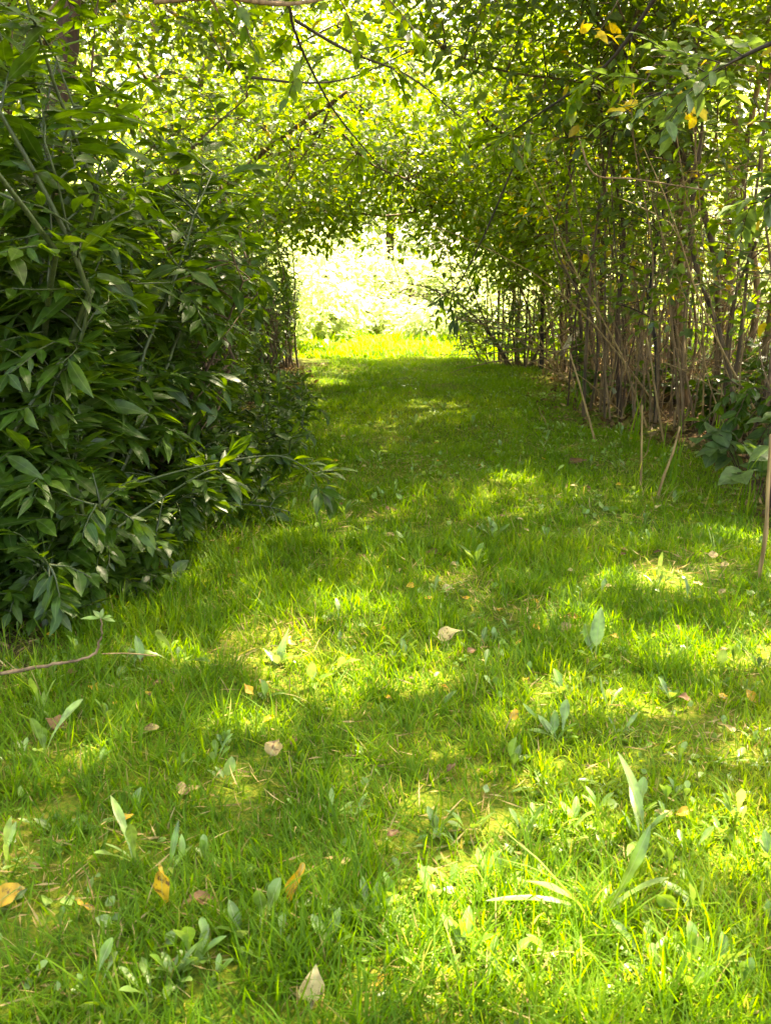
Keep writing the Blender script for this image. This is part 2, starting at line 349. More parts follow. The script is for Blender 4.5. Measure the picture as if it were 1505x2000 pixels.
def tree(name, label, cat, trunk, r0, r1, blobs, ncl, per, L, W, tpl, bark, leaf, seed, nlimb=6, group=None, sig=.22, yellow=.02, cull=True, limb_from=.35, twigs=True):
    r = np.random.default_rng(seed)
    tp = smooth_line(trunk, 6); base = tp[0].copy(); base[2] = float(gz(base[0], base[1]))
    t = thing(name, label, cat, base, group)
    m = MB(); rad = np.linspace(r0, r1, len(tp)); rad[0] *= 1.35; rad[1] *= 1.1
    tp = tp + r.normal(0, r0*.05, tp.shape); tp[0] = base - np.array([0, 0, .06])
    tube(m, tp, rad, 9 if r0 > .05 else 6, r, .05); m.build('trunk', M[bark], t, True)
    C = pts_in(blobs, ncl, r)
    C = C[keep(C, r)] if cull else C
    nodes = [tp[int(len(tp)*f)] for f in np.linspace(limb_from, .98, nlimb)]
    if len(C) >= 2 and nlimb:
        tg = C[r.choice(len(C), min(nlimb, len(C)), replace=False)]
        lines = []
        for q, nd in zip(tg, nodes):
            L0 = np.linalg.norm(q-nd); mid = (nd+q)/2 + np.array([0, 0, .12*L0]) + r.normal(0, .07*L0, 3)
            q1 = nd + (q-nd)*.25 + np.array([0, 0, .08*L0]); q3 = nd + (q-nd)*.75 + np.array([0, 0, .06*L0]) + r.normal(0, .05*L0, 3)
            lines.append(smooth_line([nd, q1, mid, q3, q], 4))
        allp = np.concatenate(lines); owner = np.repeat(np.arange(len(lines)), [len(l) for l in lines])
        mbs = [MB() for _ in lines]
        for l, mm in zip(lines, mbs): tube(mm, l, np.linspace(max(r1*.9, r0*.4), r0*.1+.003, len(l)), 5)
        if twigs:
            for c in C:
                j = int(np.argmin(((allp-c)**2).sum(1))); a = allp[j]; dd = np.linalg.norm(c-a)
                if dd > 1.6 or dd < .02: continue
                tube(mbs[owner[j]], smooth_line([a, (a+c)/2 + r.normal(0, .08*dd, 3) + [0, 0, .05*dd], c], 3), np.linspace(.007, .0025, 7), 3)
        for mm in mbs: mm.build('limb', M[bark], t, True)
    m = MB(); clumps_leaves(m, C, per, sig, L, W, tpl, r, cull=cull, yellow=yellow)
    if m.n: m.build('crown', M[leaf], t)
    return t

# ------------------------------------------------------------------ tall trees whose leaf cover arches over the path
T = np.array
trees = [
 # label, trunk pts, r0,r1, blobs, nclumps
 ('slender brown tree trunk rising behind the leafy shrub at upper left', [(-2.0, 5.6, 0), at(92, 430, 5.6), at(112, 200, 5.6), at(133, 0, 5.6), (-1.6, 5.6, 4.2), (-1.3, 5.6, 5.6)], .078, .05,
   [(-1.0, 6.0, 5.6, 2.6, 2.6, 1.3), (.6, 7.0, 5.2, 2.0, 2.2, 1.0)], 420, 'bark_red'),
 ('tree behind the left shrub wall spreading high over the path', [(-3.9, 4.6, 0), (-3.8, 4.6, 2.6), (-3.0, 4.5, 4.6), (-2.0, 4.5, 5.7)], .09, .04,
   [(-.9, 4.2, 5.7, 2.4, 2.6, 1.1), (-2.9, 6.6, 3.4, 1.4, 1.5, 1.2)], 560, 'bark'),
 ('tree deep in the left wood with its crown above the shrubs', [(-3.6, 8.5, 0), (-3.5, 8.4, 2.5), (-2.8, 8.6, 5)], .1, .05,
   [(-2.4, 8.6, 4.6, 2.4, 2.8, 2.2), (-.2, 9.6, 4.6, 2.0, 2.2, 1.3), (-1.7, 8.4, 3.6, 1.1, 1.3, 1.0)], 800, 'bark'),
 ('tree at the far left end of the tunnel, leaves glowing against the light', [(-2.9, 13.2, 0), (-2.8, 13.1, 2), (-2.1, 13, 4)], .08, .04,
   [(-2.5, 13.2, 3.3, 1.8, 2.2, 2.4), (-.9, 13.6, 3.6, 1.5, 1.8, 1.7)], 480, 'bark'),
 ('tall tree over the tunnel mouth with bright yellow-green leaves', [(2.9, 14.2, 0), (2.7, 14.2, 2.2), (1.9, 14.2, 4.2)], .08, .04,
   [(.8, 14.2, 4.0, 1.9, 2.0, 1.9), (2.4, 14.4, 3.2, 1.6, 1.8, 1.8)], 520, 'bark'),
 ('tree standing in the middle of the right thicket with a wide dark crown', [(2.75, 9.3, 0), (2.7, 9.2, 1.6), (2.4, 9.2, 3.2), (1.9, 9.2, 4.6)], .075, .04,
   [(1.9, 9.4, 3.8, 1.8, 2.2, 1.4), (.9, 8.8, 4.8, 1.8, 2.0, 1.0)], 520, 'bark'),
 ('tree at the right thicket edge with layered leaves over the path', [(3.1, 6.6, 0), (3.0, 6.5, 1.8), (2.6, 6.4, 3.4), (1.9, 6.3, 4.8)], .07, .035,
   [(2.2, 6.5, 4.0, 1.6, 1.7, 1.2), (1.4, 6.0, 5.3, 1.9, 1.9, .9)], 480, 'bark'),
 ('tree rising above the nearest right saplings beyond the frame top', [(3.3, 4.0, 0), (3.2, 4.1, 2.2), (2.7, 4.4, 4.2), (2.1, 4.7, 5.6)], .08, .04,
   [(2.2, 4.3, 5.6, 2.4, 2.4, 1.1), (3.6, 4.2, 4.2, 1.4, 1.8, 1.4)], 420, 'bark'),
 ('tree far back in the right wood, crown filling the gaps', [(5.2, 9.0, 0), (5.1, 9.0, 2.5), (4.8, 9.0, 5)], .1, .05,
   [(4.6, 9.2, 4.4, 2.2, 2.8, 1.9)], 380, 'bark'),
 ('tree far back in the left wood behind the shrub wall', [(-5.2, 6.0, 0), (-5.1, 6.0, 2.5), (-4.8, 6.0, 5)], .1, .05,
   [(-4.4, 6.2, 3.8, 2.0, 2.8, 2.6)], 380, 'bark'),
 ('tall tree further right shading the thicket from the sun', [(5.6, 6.0, 0), (5.4, 6.0, 3), (4.8, 6.1, 6)], .11, .05,
   [(4.8, 6.2, 5.8, 2.4, 2.6, 1.3)], 300, 'bark'),
('unseen tree added outside the frame at right to cast the near shade', [(5.2, 2.6, 0), (5.1, 2.7, 2.5), (4.4, 3.0, 4.6), (3.4, 3.4, 5.7)], .09, .03,  # out of view, added to shade the near lawn
   [(3.3, 3.7, 5.8, 2.4, 2.2, .9), (1.6, 3.2, 5.9, 2.0, 2.0, .8)], 470, 'bark'),
 ('tree leaning from the left over the far end of the path', [(-2.3, 10.6, 0), (-2.0, 10.6, 1.2), (-1.5, 10.7, 2.2), (-.4, 10.8, 3.0)], .05, .02,
   [(-1.3, 10.8, 2.3, 1.2, 1.3, .9), (-.1, 11.4, 2.1, 1.3, 1.2, .7)], 330, 'bark'),
 ('tree leaning from the right over the far end of the path', [(2.4, 11.3, 0), (2.2, 11.2, 1.2), (1.8, 11.1, 2.1), (.9, 11, 2.9)], .05, .02,
   [(1.5, 11.6, 1.9, 1.0, 1.2, .9), (.8, 11.4, 2.4, 1.2, 1.1, .8)], 300, 'bark'),
 ('dark leaved tree leaning from the right at mid path', [(2.7, 7.9, 0), (2.55, 7.8, 1.3), (2.1, 7.8, 2.3), (1.4, 7.7, 3.1)], .03, .015,
   [(1.9, 7.8, 2.7, 1.0, 1.2, .7), (.9, 7.6, 3.2, 1.1, 1.1, .5)], 170, 'bark'),
 ('tall crown high above the middle of the path', [(3.9, 11.4, 0), (3.8, 11.4, 3), (3.0, 11.2, 5), (2.0, 11, 6.2)], .1, .05,
   [(1.6, 10.6, 6.0, 2.8, 2.8, 1.2), (2.6, 12.0, 5.2, 1.4, 1.6, 1.2)], 330, 'bark'),
]
for q, (lab, tr, a, b, bl, n, bk) in enumerate(trees):
    near = q in (0, 1)
    tree('woodland_tree', lab, 'tree', T(tr, float), a, b, bl, n, 26, .095, .05, T_MID, bk, ('shade' if 'dark leaved' in lab or q in (1, 2, 6) else 'canopy'), 100+q, nlimb=7, limb_from=(.62 if q == 0 else .4), group='trees arching over the grass path', sig=.24)

# ------------------------------------------------------------------ left wall of broadleaf shrubs
def shrub(name, label, cat, x, y, n_st, h, lean, spread, L, W, tpl, seed, leaf='shrub', bark='bark', group=None, dens=1.0, low=.15, cull=True, yellow=0.0, arch=.9, twl=.42, bound=1, lo=0.0):
    r = np.random.default_rng(seed); b = np.array([x, y, float(gz(x, y))])
    t = thing(name, label, cat, b, group); fm = MB()
    P, D, N, LL = [], [], [], []
    for s in range(n_st):
        ang = r.uniform(0, 6.28); hh = h*r.uniform(.45, 1.05)
        p0 = b + np.array([math.cos(ang), math.sin(ang), 0])*r.uniform(.03, .22)
        d0 = np.array([math.cos(ang)*spread + lean[0], math.sin(ang)*spread + lean[1], 1.0])
        n = 14; st = grow(p0 - [0, 0, .04], d0, hh, n, arch*r.uniform(.4, 1.3), .07, r, bound)
        m = MB(); tube(m, st, np.linspace(.011*h/2.2+.003, .003, n+1), 5)
        for i in range(2, n+1):
            f = i/n
            if st[i][2] < low or st[i][2] < lo: continue
            for _ in range(2 if r.random() < .75*dens else 1):
                side = norm(np.cross(st[i]-st[i-1], r.normal(0, 1, 3)))
                dd = norm(side + .55*norm(st[i]-st[i-1]) + [lean[0]*.3, lean[1]*.3, .05])
                tl = twl*r.uniform(.5, 1.2)*(1.1-.45*f); k = 7
                tw = grow(st[i], dd, tl, k, .55, .1, r, bound)
                if not keep(tw[-1:], r)[0] and cull and tw[-1][2] > 1.9: continue
                tube(m, tw, np.linspace(.0045, .0018, k+1), 4)
                for j in range(1, k+1):
                    q = tw[j]; dr = norm(tw[j]-tw[j-1]); sd = norm(np.cross(dr, [0, 0, 1.]) + 1e-6)
                    for sg in ((1, -1) if j < k else (1, -1, 0)):
                        if r.random() > .86*dens: continue
                        if sg: ld = norm(sg*sd*.95 + dr*.75 + r.normal(0, .25, 3) + [0, 0, -.12])
                        else: ld = norm(dr + r.normal(0, .15, 3))
                        P.append(q); D.append(ld); N.append(norm(np.array([0, 0, 1.]) + r.normal(0, .38, 3))); LL.append(L*(r.uniform(.6, 1.25) if r.random() < .6 else r.uniform(.3, .7)))
        m.build('stem', M[bark], t, True)
    P, D, N, LL = T(P), T(D), T(N), T(LL)
    P2 = P + D*LL[:, None]*.5
    mk = (P2[:, 2] > gz(P2[:, 0], P2[:, 1]) + .03) & ~(in_tunnel(P2) & ((y > 9) | (x > 0)))
    P, D, N, LL = P[mk], D[mk], N[mk], LL[mk]; k = len(P)
    rn = r.beta(1.6, 2, k)*.93; rn = np.where(r.random(k) < yellow, .985, rn)
    leaves(fm, P, D, N, LL, LL*W/L*r.uniform(.8, 1.15, k), tpl, droop=r.uniform(.0, .38, k), fold=.22, rnd=rn, r=r, wave=.012)
    fm.build('foliage', M[leaf], t)
    return t

LS = [
 ('upright shrub with big leaves rising against the slender trunk', -1.2, 3.6, 9, 2.0, (.04, 0), .2, .155, .046, T_LANCE),
 ('big near shrub with long dark leaves at the left frame edge', -1.65, 3.5, 12, 2.2, (.08, .05), .22, .15, .044, T_LANCE),
 ('tall broadleaf shrub with long drooping leaves just left of the path', -1.35, 3.95, 14, 2.8, (.10, .0), .26, .15, .044, T_LANCE),
 ('broadleaf shrub in front of the slender trunk', -1.75, 4.8, 13, 2.5, (.12, 0), .32, .14, .042, T_LANCE),
 ('broadleaf shrub behind the near one with leaves leaning to the grass', -1.35, 5.3, 11, 2.2, (.1, 0), .42, .105, .034, T_LANCE),
 ('dark shrub deep behind the near left leaves', -2.5, 4.3, 11, 3.4, (.0, 0), .4, .14, .05, T_LANCE),
 ('mid distance shrub on the left with a bushy side on the grass', -1.7, 6.6, 12, 2.4, (.12, 0), .45, .11, .042, T_OVATE),
 ('left shrub just past the bushy one, half in shade', -1.75, 8.1, 12, 2.4, (.10, 0), .45, .10, .042, T_OVATE),
 ('narrow leaved shrub before the bright opening on the left', -1.4, 9.9, 13, 2.4, (.08, 0), .42, .10, .034, T_MID),
 ('last shrub on the left rim of the bright opening', -1.25, 12.4, 16, 2.4, (.06, 0), .45, .09, .034, T_MID),
 ('tall shrub right behind the slender left trunk', -2.35, 6.1, 11, 3.5, (.0, 0), .4, .12, .045, T_OVATE),
 ('shrub filling the shade between the left trunks', -2.9, 6.8, 9, 3.4, (.0, 0), .45, .12, .05, T_OVATE),
 ('shrub far inside the left wood', -3.1, 10.2, 9, 2.8, (.0, 0), .45, .11, .05, T_MID),
]
for q, (lab, x, y, ns, h, ln, sp, L, W, tp) in enumerate(LS):
    shrub('broadleaf_shrub', lab, 'shrub', x, y, ns, h, ln, sp, L, W, tp, 300+q, bark=('green_stem' if q < 4 else 'bark'), arch=(.5 if q < 4 else .85), group='shrubs along the left side of the path')
# low skirt of the left wall: small leafy plants at the shrub feet
low = [(-1.35, 3.55), (-1.4, 4.1), (-1.15, 4.9), (-1.1, 5.6), (-1.15, 6.2), (-1.2, 7.2), (-1.25, 8.6), (-1.3, 10.6), (-1.35, 3.4), (-1.5, 3.75)]
low += [(-1.75, 3.3), (-2.0, 3.6), (-1.5, 3.9), (-1.3, 4.5)]
for q, (x, y) in enumerate(low):
    shrub('undergrowth_plant', 'low leafy undergrowth at the foot of the left shrub wall', 'plant', x, y, 6, .75, (.05, 0), .7, .085, .036, T_OVATE, 360+q, bound=None,
          group='low plants under the left shrubs', low=.04, twl=.22, cull=False, bark='green_stem')

# ------------------------------------------------------------------ right thicket: saplings, canes, bushes
SAP = [  # (px, py of the base), top offset px, radius, label
 (905, 690, 20, -28, .010, 'thin dark sapling leaning over the right rim of the bright opening'),
 (948, 700, 22, 4, .014, 'dark stemmed sapling just right of the bright opening'),
 (975, 706, 30, 3, .022, 'sapling with a pale lit base beside the bright opening'),
 (1012, 712, 18, 0, .018, 'straight sapling third from the bright opening'),
 (1190, 755, 40, -16, .034, 'thickest brown sapling in the middle of the right thicket'),
 (1268, 800, 10, -12, .013, 'thin brown sapling standing forward of the thicket edge'),
 (1345, 800, 20, -25, .030, 'stout leaning sapling in the dense right hand stems'),
 (1425, 820, 26, 6, .034, 'tall tan trunk with a sunlit patch at far right'),
 (1478, 835, 20, 8, .030, 'tan trunk nearest the right frame edge'),
]
def sapling(base, top, rad, label, seed, bark, crownz=(1.7, 3.2), n=16, per=16, group=None, leaf='canopy'):
    r = np.random.default_rng(seed); base = T(base, float); top = T(top, float)
    mid = (base+top)/2 + r.normal(0, .09, 3); q1 = base + (top-base)*.25 + r.normal(0, .05, 3)
    line = smooth_line([base - [0, 0, .05], q1, mid, base + (top-base)*.78 + r.normal(0, .06, 3), top], 5)
    t = thing('sapling', label, 'sapling', (base[0], base[1], float(gz(base[0], base[1]))), group)
    m = MB(); rd = np.linspace(rad, rad*.4, len(line)); rd[0] *= 1.3
    tube(m, line, rd, 7, r, .05)
    C = []
    for k in range(n):
        zf = r.uniform(.2, 1)**.8; j = int(zf*(len(line)-1)); a = line[j]
        if r.random() < .25 and True: pass
        d = norm(r.normal(0, 1, 3)*[1, 1, .4] + [-.25, 0, .45]); q = grow(a, d, r.uniform(.25, .7), 5, .3, .08, r)
        if a[2] < 1.3 and r.random() < .35: continue
        tube(m, q, np.linspace(rad*.28+.0015, .0018, 6), 4); C += [q[-1], q[3]]
    for k in range(4):   # dead leafless side twigs low on the stem
        j = r.integers(2, len(line)//2+1); q = grow(line[j], norm(r.normal(0, 1, 3)*[1, 1, .5] + [0, 0, .5]), r.uniform(.15, .45), 4, -.2, .12, r)
        tube(m, q, np.linspace(rad*.18+.001, .001, 5), 3)
    m.build('stem', M[bark], t, True)
    if C:
        m = MB(); clumps_leaves(m, T(C), per, .13, .09, .05, T_MID, r, yellow=.05)
        if m.n: m.build('crown', M['shade' if seed % 5 == 0 else leaf], t)
    return t
for q, (px, py, _, lean, rad, lab) in enumerate(SAP):
    b = gp(px, py); h = 3.2 + .3*(q % 3); tp = b + T([lean/1900*b[1]*3.2, .1, h])
    sapling(b, tp, rad, lab, 500+q, 'bark' if q < 5 else 'bark_tan', group='saplings of the right thicket')
r = np.random.default_rng(55)
for q in range(92):
    u = r.random(); y = 5.6 + 8.2*u**.9
    edge = 1.75 + .25*math.sin(y*1.3) - .35*max(0, (y-11.5)/3) + (.25 if y < 7.5 else 0)
    x = edge + abs(r.normal(0, .75)) + .1
    b = T([x, y, float(gz(x, y))]); h = r.uniform(2.2, 4.2); lean = r.normal(-.12, .28)
    rad = r.choice([.008, .011, .015, .02, .03], p=[.3, .3, .2, .13, .07])
    sapling(b, b + T([lean, r.normal(0, .2), h]), rad, 'slim brown sapling crowded in the thicket right of the path', 600+q,
            ['bark', 'bark_tan', 'bark_red', 'bark_dark'][r.choice(4, p=[.35, .3, .25, .1])], n=9, per=11, group='slim saplings in the right thicket')
# bare dry canes between the saplings
for q in range(250):
    y = r.uniform(5.8, 12.5); x = 1.95 + .2*math.sin(y*1.3) + (.25 if y < 7.5 else 0) + abs(r.normal(0, .6))
    b = T([x, y, float(gz(x, y)) - .03]); h = r.uniform(.6, 2.9)
    line = grow(b, (r.normal(0, .12 if q % 3 else .5), r.normal(0, .15), 1), h, 8, .2, .07, r)
    m = MB(); tube(m, line, np.linspace(r.uniform(.004, .012), .002, 9), 5)
    for k in range(r.integers(2, 6)):
        j = r.integers(3, 8); tube(m, grow(line[j], norm(r.normal(0, 1, 3)*[1, 1, .3] + [0, 0, .8]), r.uniform(.15, .6), 4, 0, .14, r), np.linspace(.003, .001, 5), 3)
    o = m.build('dry_cane', M['stalk' if q % 3 == 0 else 'bark_tan'], None, True)
    tag(o, 'bare dry cane standing among the right thicket stems', 'cane', 'bare canes in the right thicket')

RS = [
 ('grey green shrub with pointed leaves reaching in at upper right', 2.45, 4.6, 6, 3.0, (-.02, 0), .22, .10, .046, T_OVATE, 'grey', .9),
 ('dark leafy bush at the right frame edge before the stems', 3.0, 5.9, 8, 1.0, (-.04, 0), .5, .11, .06, T_OVATE, 'shrub', 1),
 ('small dark bush on the right under the tan trunks', 2.9, 7.4, 7, .8, (-.05, 0), .5, .11, .06, T_OVATE, 'shrub', 1),
 ('low bush with broad leaves at the foot of the mid thicket', 2.35, 8.9, 6, .8, (0, 0), .6, .10, .06, T_OVATE, 'shrub', .9),
 ('leafy bush on the right rim of the bright opening', 1.75, 12.6, 10, 2.4, (-.12, 0), .5, .10, .04, T_MID, 'shade', 1),
 ('small leafy bush at the foot of the right rim of the bright opening', 1.45, 13.3, 9, 1.0, (0, 0), .6, .09, .04, T_MID, 'canopy', 1),
 ('bush glowing yellow green behind the right thicket', 3.3, 13.6, 9, 2.3, (0, 0), .5, .11, .05, T_MID, 'canopy', .9),
 ('second sunlit bush behind the right thicket further out', 4.6, 12.9, 9, 2.3, (0, 0), .5, .11, .05, T_MID, 'canopy', .9),
]
for q, (lab, x, y, ns, h, ln, sp, L, W, tp, lf, dn) in enumerate(RS):
    shrub('leafy_bush', lab, 'bush', x, y, ns, h, ln, sp, L, W, tp, 700+q, leaf=lf, group='bushes right of the path', dens=dn, bound=(-1 if y < 12 else None), lo=(1.5 if q == 0 else 0), yellow=.03 if lf == 'canopy' else 0)

# ------------------------------------------------------------------ sunny clearing: trees and bushes around it
r = np.random.default_rng(88)
CT = []
for q in range(15):
    x = -16 + q*2.3 + r.normal(0, .4); y = 31 + r.normal(0, 2.2); h = r.uniform(7, 12)
    CT.append((x, y, h))
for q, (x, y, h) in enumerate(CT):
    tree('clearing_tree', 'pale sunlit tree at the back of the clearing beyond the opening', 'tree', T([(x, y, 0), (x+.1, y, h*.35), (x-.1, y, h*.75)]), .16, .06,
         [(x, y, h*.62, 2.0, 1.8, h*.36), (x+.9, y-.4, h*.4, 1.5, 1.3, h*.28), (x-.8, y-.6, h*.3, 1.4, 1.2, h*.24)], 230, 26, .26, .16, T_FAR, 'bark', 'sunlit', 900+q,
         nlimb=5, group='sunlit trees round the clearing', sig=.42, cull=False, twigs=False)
CB = [(-2.7, 19.5, 2.9), (-1.1, 21, 2.2), (-4.5, 17, 3.2), (.5, 22, 1.5), (1.9, 22.5, 1.8), (4.6, 22, 3.2), (3.3, 21.6, 2.0), (6.2, 18.5, 3), (-5.5, 22, 3.5), (7.5, 24, 3.5), (3.9, 16.4, 2.4), (6.0, 15.2, 3.2), (-3.9, 15.4, 2.8), (7.5, 12, 4), (-1.9, 15.4, 2.2), (-.9, 17.6, .9), (-.2, 19.5, .7), (.8, 18.6, .6), (1.7, 17.4, .9), (2.3, 19, 1.2), (-1.9, 17.8, 1.5), (-6, 12, 4), (8, 8, 4), (5.3, 12.2, 3)]
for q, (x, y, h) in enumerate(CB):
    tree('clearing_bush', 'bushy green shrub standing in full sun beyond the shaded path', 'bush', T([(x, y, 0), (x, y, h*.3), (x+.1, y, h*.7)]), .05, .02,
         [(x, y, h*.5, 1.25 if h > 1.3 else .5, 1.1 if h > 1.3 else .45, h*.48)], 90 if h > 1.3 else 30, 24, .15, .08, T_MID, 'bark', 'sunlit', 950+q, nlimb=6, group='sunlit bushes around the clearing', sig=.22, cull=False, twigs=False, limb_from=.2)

# ------------------------------------------------------------------ grass
def nz2(x, y, s, seed):
    rr = np.random.default_rng(seed); v = 0
    for k in range(6):
        a = rr.uniform(0, 6.28); f = s*rr.uniform(.6, 1.8); v = v + np.sin(f*(x*math.cos(a) + y*math.sin(a)) + rr.uniform(0, 6.28))
    return v/6
def lawn_density(x, y):
    n = nz2(x, y, 5, 3)*.5
    left = -1.0 - .1*np.sin(y*1.7) + n*.5 - np.clip(4.0-y, 0, 2)*.55; right = 1.85 + .2*np.sin(y*1.3) + n*.6 + np.where(y < 7.5, .2, 0) + np.clip(4.5-y, 0, 2)*.3
    return np.clip((x-left)/.25, 0, 1)*np.clip((right-x)/.35, 0, 1)
def grass(name, n, area, hmin, hmax, wid, seed, dens=None, clump=1.0, label=None, mat='grass', lean=.45, dry=.08, ypow=1.0):
    r = np.random.default_rng(seed); x0, x1, y0, y1 = area
    nc = n//9
    cx = r.uniform(x0, x1, nc); cy = y0 + (y1-y0)*r.random(nc)**ypow
    vis = np.abs(cx) < .42*cy + .45; cx, cy = cx[vis], cy[vis]
    x = np.repeat(cx, 9) + r.normal(0, .022*clump, len(cx)*9); y = np.repeat(cy, 9) + r.normal(0, .022*clump, len(cx)*9)
    crn = np.repeat(r.random(len(cx)), 9); ca = np.repeat(r.uniform(0, 6.28, len(cx)), 9)
    if dens is not None:
        m = r.random(len(x)) < dens(x, y)*(1 - .78*np.clip((nz2(x, y, 6, seed+5) + .5*nz2(x, y, 17, seed+6) - .12)*3, 0, 1)); x, y, crn, ca = x[m], y[m], crn[m], ca[m]
    k = len(x); tall = np.clip(.5 + .9*nz2(x, y, 4.5, seed+1) + .5*nz2(x, y, 14, seed+2), 0, 1)
    h = hmin + (hmax-hmin)*tall*r.beta(2, 2.4, k)*1.3 + 0*crn; h *= .75 + .5*crn
    bare = nz2(x, y, 6, seed+5) + .5*nz2(x, y, 17, seed+6)
    an = ca + r.normal(0, 1.3, k); le = lean*np.abs(r.normal(0, 1, k)) + .12
    D = np.stack([np.cos(an)*le, np.sin(an)*le, np.ones(k)], -1)
    N = np.stack([-np.cos(an) + r.normal(0, .5, k), -np.sin(an) + r.normal(0, .5, k), .3*np.ones(k)], -1)
    rn = np.clip(.45 + .30*nz2(x, y, 2.2, seed+3) + .22*nz2(x, y, 9, seed+4) + r.normal(0, .13, k), 0, .84)
    dryp = np.clip(dry + .45*np.clip(bare-.25, 0, 1), 0, .7); rn = np.where(r.random(k) < dryp, r.uniform(.88, 1, k), rn)
    h = np.where(rn > .86, h*.7, h)
    P = np.stack([x, y, gz(x, y) - .004], -1); m = MB()
    leaves(m, P, D, -N, h, wid*r.uniform(.6, 1.3, k)*2, T_BLADE, droop=-r.uniform(-.1, .75, k), fold=0, rnd=rn, r=r)
    o = m.build(name, M[mat]); return tag(o, label, 'grass', None, 'stuff')
grass('grass', 130000, (-2.2, 2.4, 1.25, 4.2), .035, .125, .0019, 11, lawn_density, label='short lawn grass covering the near path', ypow=1.1)
grass('grass', 150000, (-1.6, 2.8, 4.2, 14.5), .03, .085, .0026, 21, lawn_density, clump=1.6, label='shaded lawn grass along the path tunnel', ypow=1.25)
grass('grass', 110000, (-9, 10, 14, 31), .06, .22, .008, 31, None, clump=4, label='sunlit grass in the clearing beyond the opening', ypow=1.5)
grass('grass', 9000, (-2.2, 2.6, 1.3, 5.5), .09, .20, .0021, 51, lawn_density, clump=.8, label='longer grass blades rising above the near lawn', lean=.7, dry=.12)
# thatch of dry bits between the blades
def litter(name, n, area, L, W, tpl, mat, seed, dens, label, cat, flat=.25):
    r = np.random.default_rng(seed); x = r.uniform(area[0], area[1], n); y = area[2] + (area[3]-area[2])*r.random(n)**1.3
    vis = (np.abs(x) < .42*y + .45) & (r.random(n) < dens(x, y)); x, y = x[vis], y[vis]; k = len(x)
    an = r.uniform(0, 6.28, k); D = np.stack([np.cos(an), np.sin(an), r.normal(.05, flat, k)], -1)
    N = norm(np.array([0, 0, 1.]) + r.normal(0, flat*1.3, (k, 3))); m = MB()
    l = L*r.uniform(.4, 1.3, k); leaves(m, np.stack([x, y, gz(x, y)+r.uniform(.004, .02, k)], -1), D, N, l, l*W/L, tpl, droop=r.uniform(-.3, .3, k), fold=.2, r=r, wave=.03)
    return tag(m.build(name, M[mat]), label, cat, None, 'stuff')
litter('thatch', 26000, (-1.8, 2.4, 1.25, 8), .07, .003, T_MID, 'straw', 41, lambda x, y: lawn_density(x, y)*np.clip(.25 + nz2(x, y, 6, 16), .1, 1), 'dry straw thatch between the grass blades', 'straw')
litter('leaf_litter', 9000, (-3.2, -.6, 2.6, 13), .06, .035, T_MID, 'litter', 42, lambda x, y: (1-lawn_density(x, y))*(x < 0), 'brown leaf litter under the left shrubs', 'litter', .4)
litter('leaf_litter', 12000, (1.3, 4.5, 4.0, 13.5), .06, .03, T_MID, 'litter', 43, lambda x, y: (1-lawn_density(x, y))*(x > 0), 'brown leaf litter under the right thicket', 'litter', .4)
litter('ground_cover', 9000, (-1.8, 2.6, 1.3, 12), .028, .022, T_OVATE, 'weed', 44, lambda x, y: lawn_density(x, y)*np.clip(.3 + .9*nz2(x, y, 3.3, 77), .05, 1), 'tiny green leaves of low ground cover in the lawn', 'ground cover', .45)

litter('ground_cover', 7000, (-1.2, 2.4, 4.6, 13), .045, .026, T_OVATE, 'weed', 45, lambda x, y: lawn_density(x, y)*np.clip(.15 + 1.1*nz2(x, y, 4.3, 78), .0, 1), 'pale low leaves dotted over the far shaded lawn', 'ground cover', .9)

# ------------------------------------------------------------------ weeds with pale spoon leaves
def weed(px, py, hpx, nl, label, tpl=T_SPOON, width=.2, lean=None, seed=0, group='pale leaved weeds in the near grass', mat='weed'):
    """plant rooted at the pixel's ground point; tallest leaf hpx photo pixels high"""
    b = gp(px, py); r = np.random.default_rng(seed + int(px)*7 + int(py)); sc_ = F/b[1]
    L = hpx/sc_*1.08
    t = thing('rosette_weed', label, 'weed', b, group)
    for k in range(nl):
        m = MB(); an = r.uniform(0, 6.28); le = r.uniform(.25, 1.0) if k else .0
        if k == 0: D = T([(lean or 0), r.uniform(-.25, .1), 1.0]); l = L/ max(.6, math.sqrt(1)); Nn = T([r.normal(0, .7), -1, .35])
        else: D = T([math.cos(an)*le, math.sin(an)*le, 1.]); l = L*r.uniform(.35, .85); Nn = T([-math.cos(an), -math.sin(an), .6])
        leaves(m, b[None] + [[r.normal(0, .004), r.normal(0, .004), -.004]], D[None], Nn[None], [l], [l*width*r.uniform(.85, 1.2)], tpl, droop=[r.choice([-.35, .25, .5, .8])*r.uniform(.6, 1.1)], fold=.5, rnd=r.random(1), r=r, wave=.02)
        m.build('leaf', M[mat], t, True)
    return t
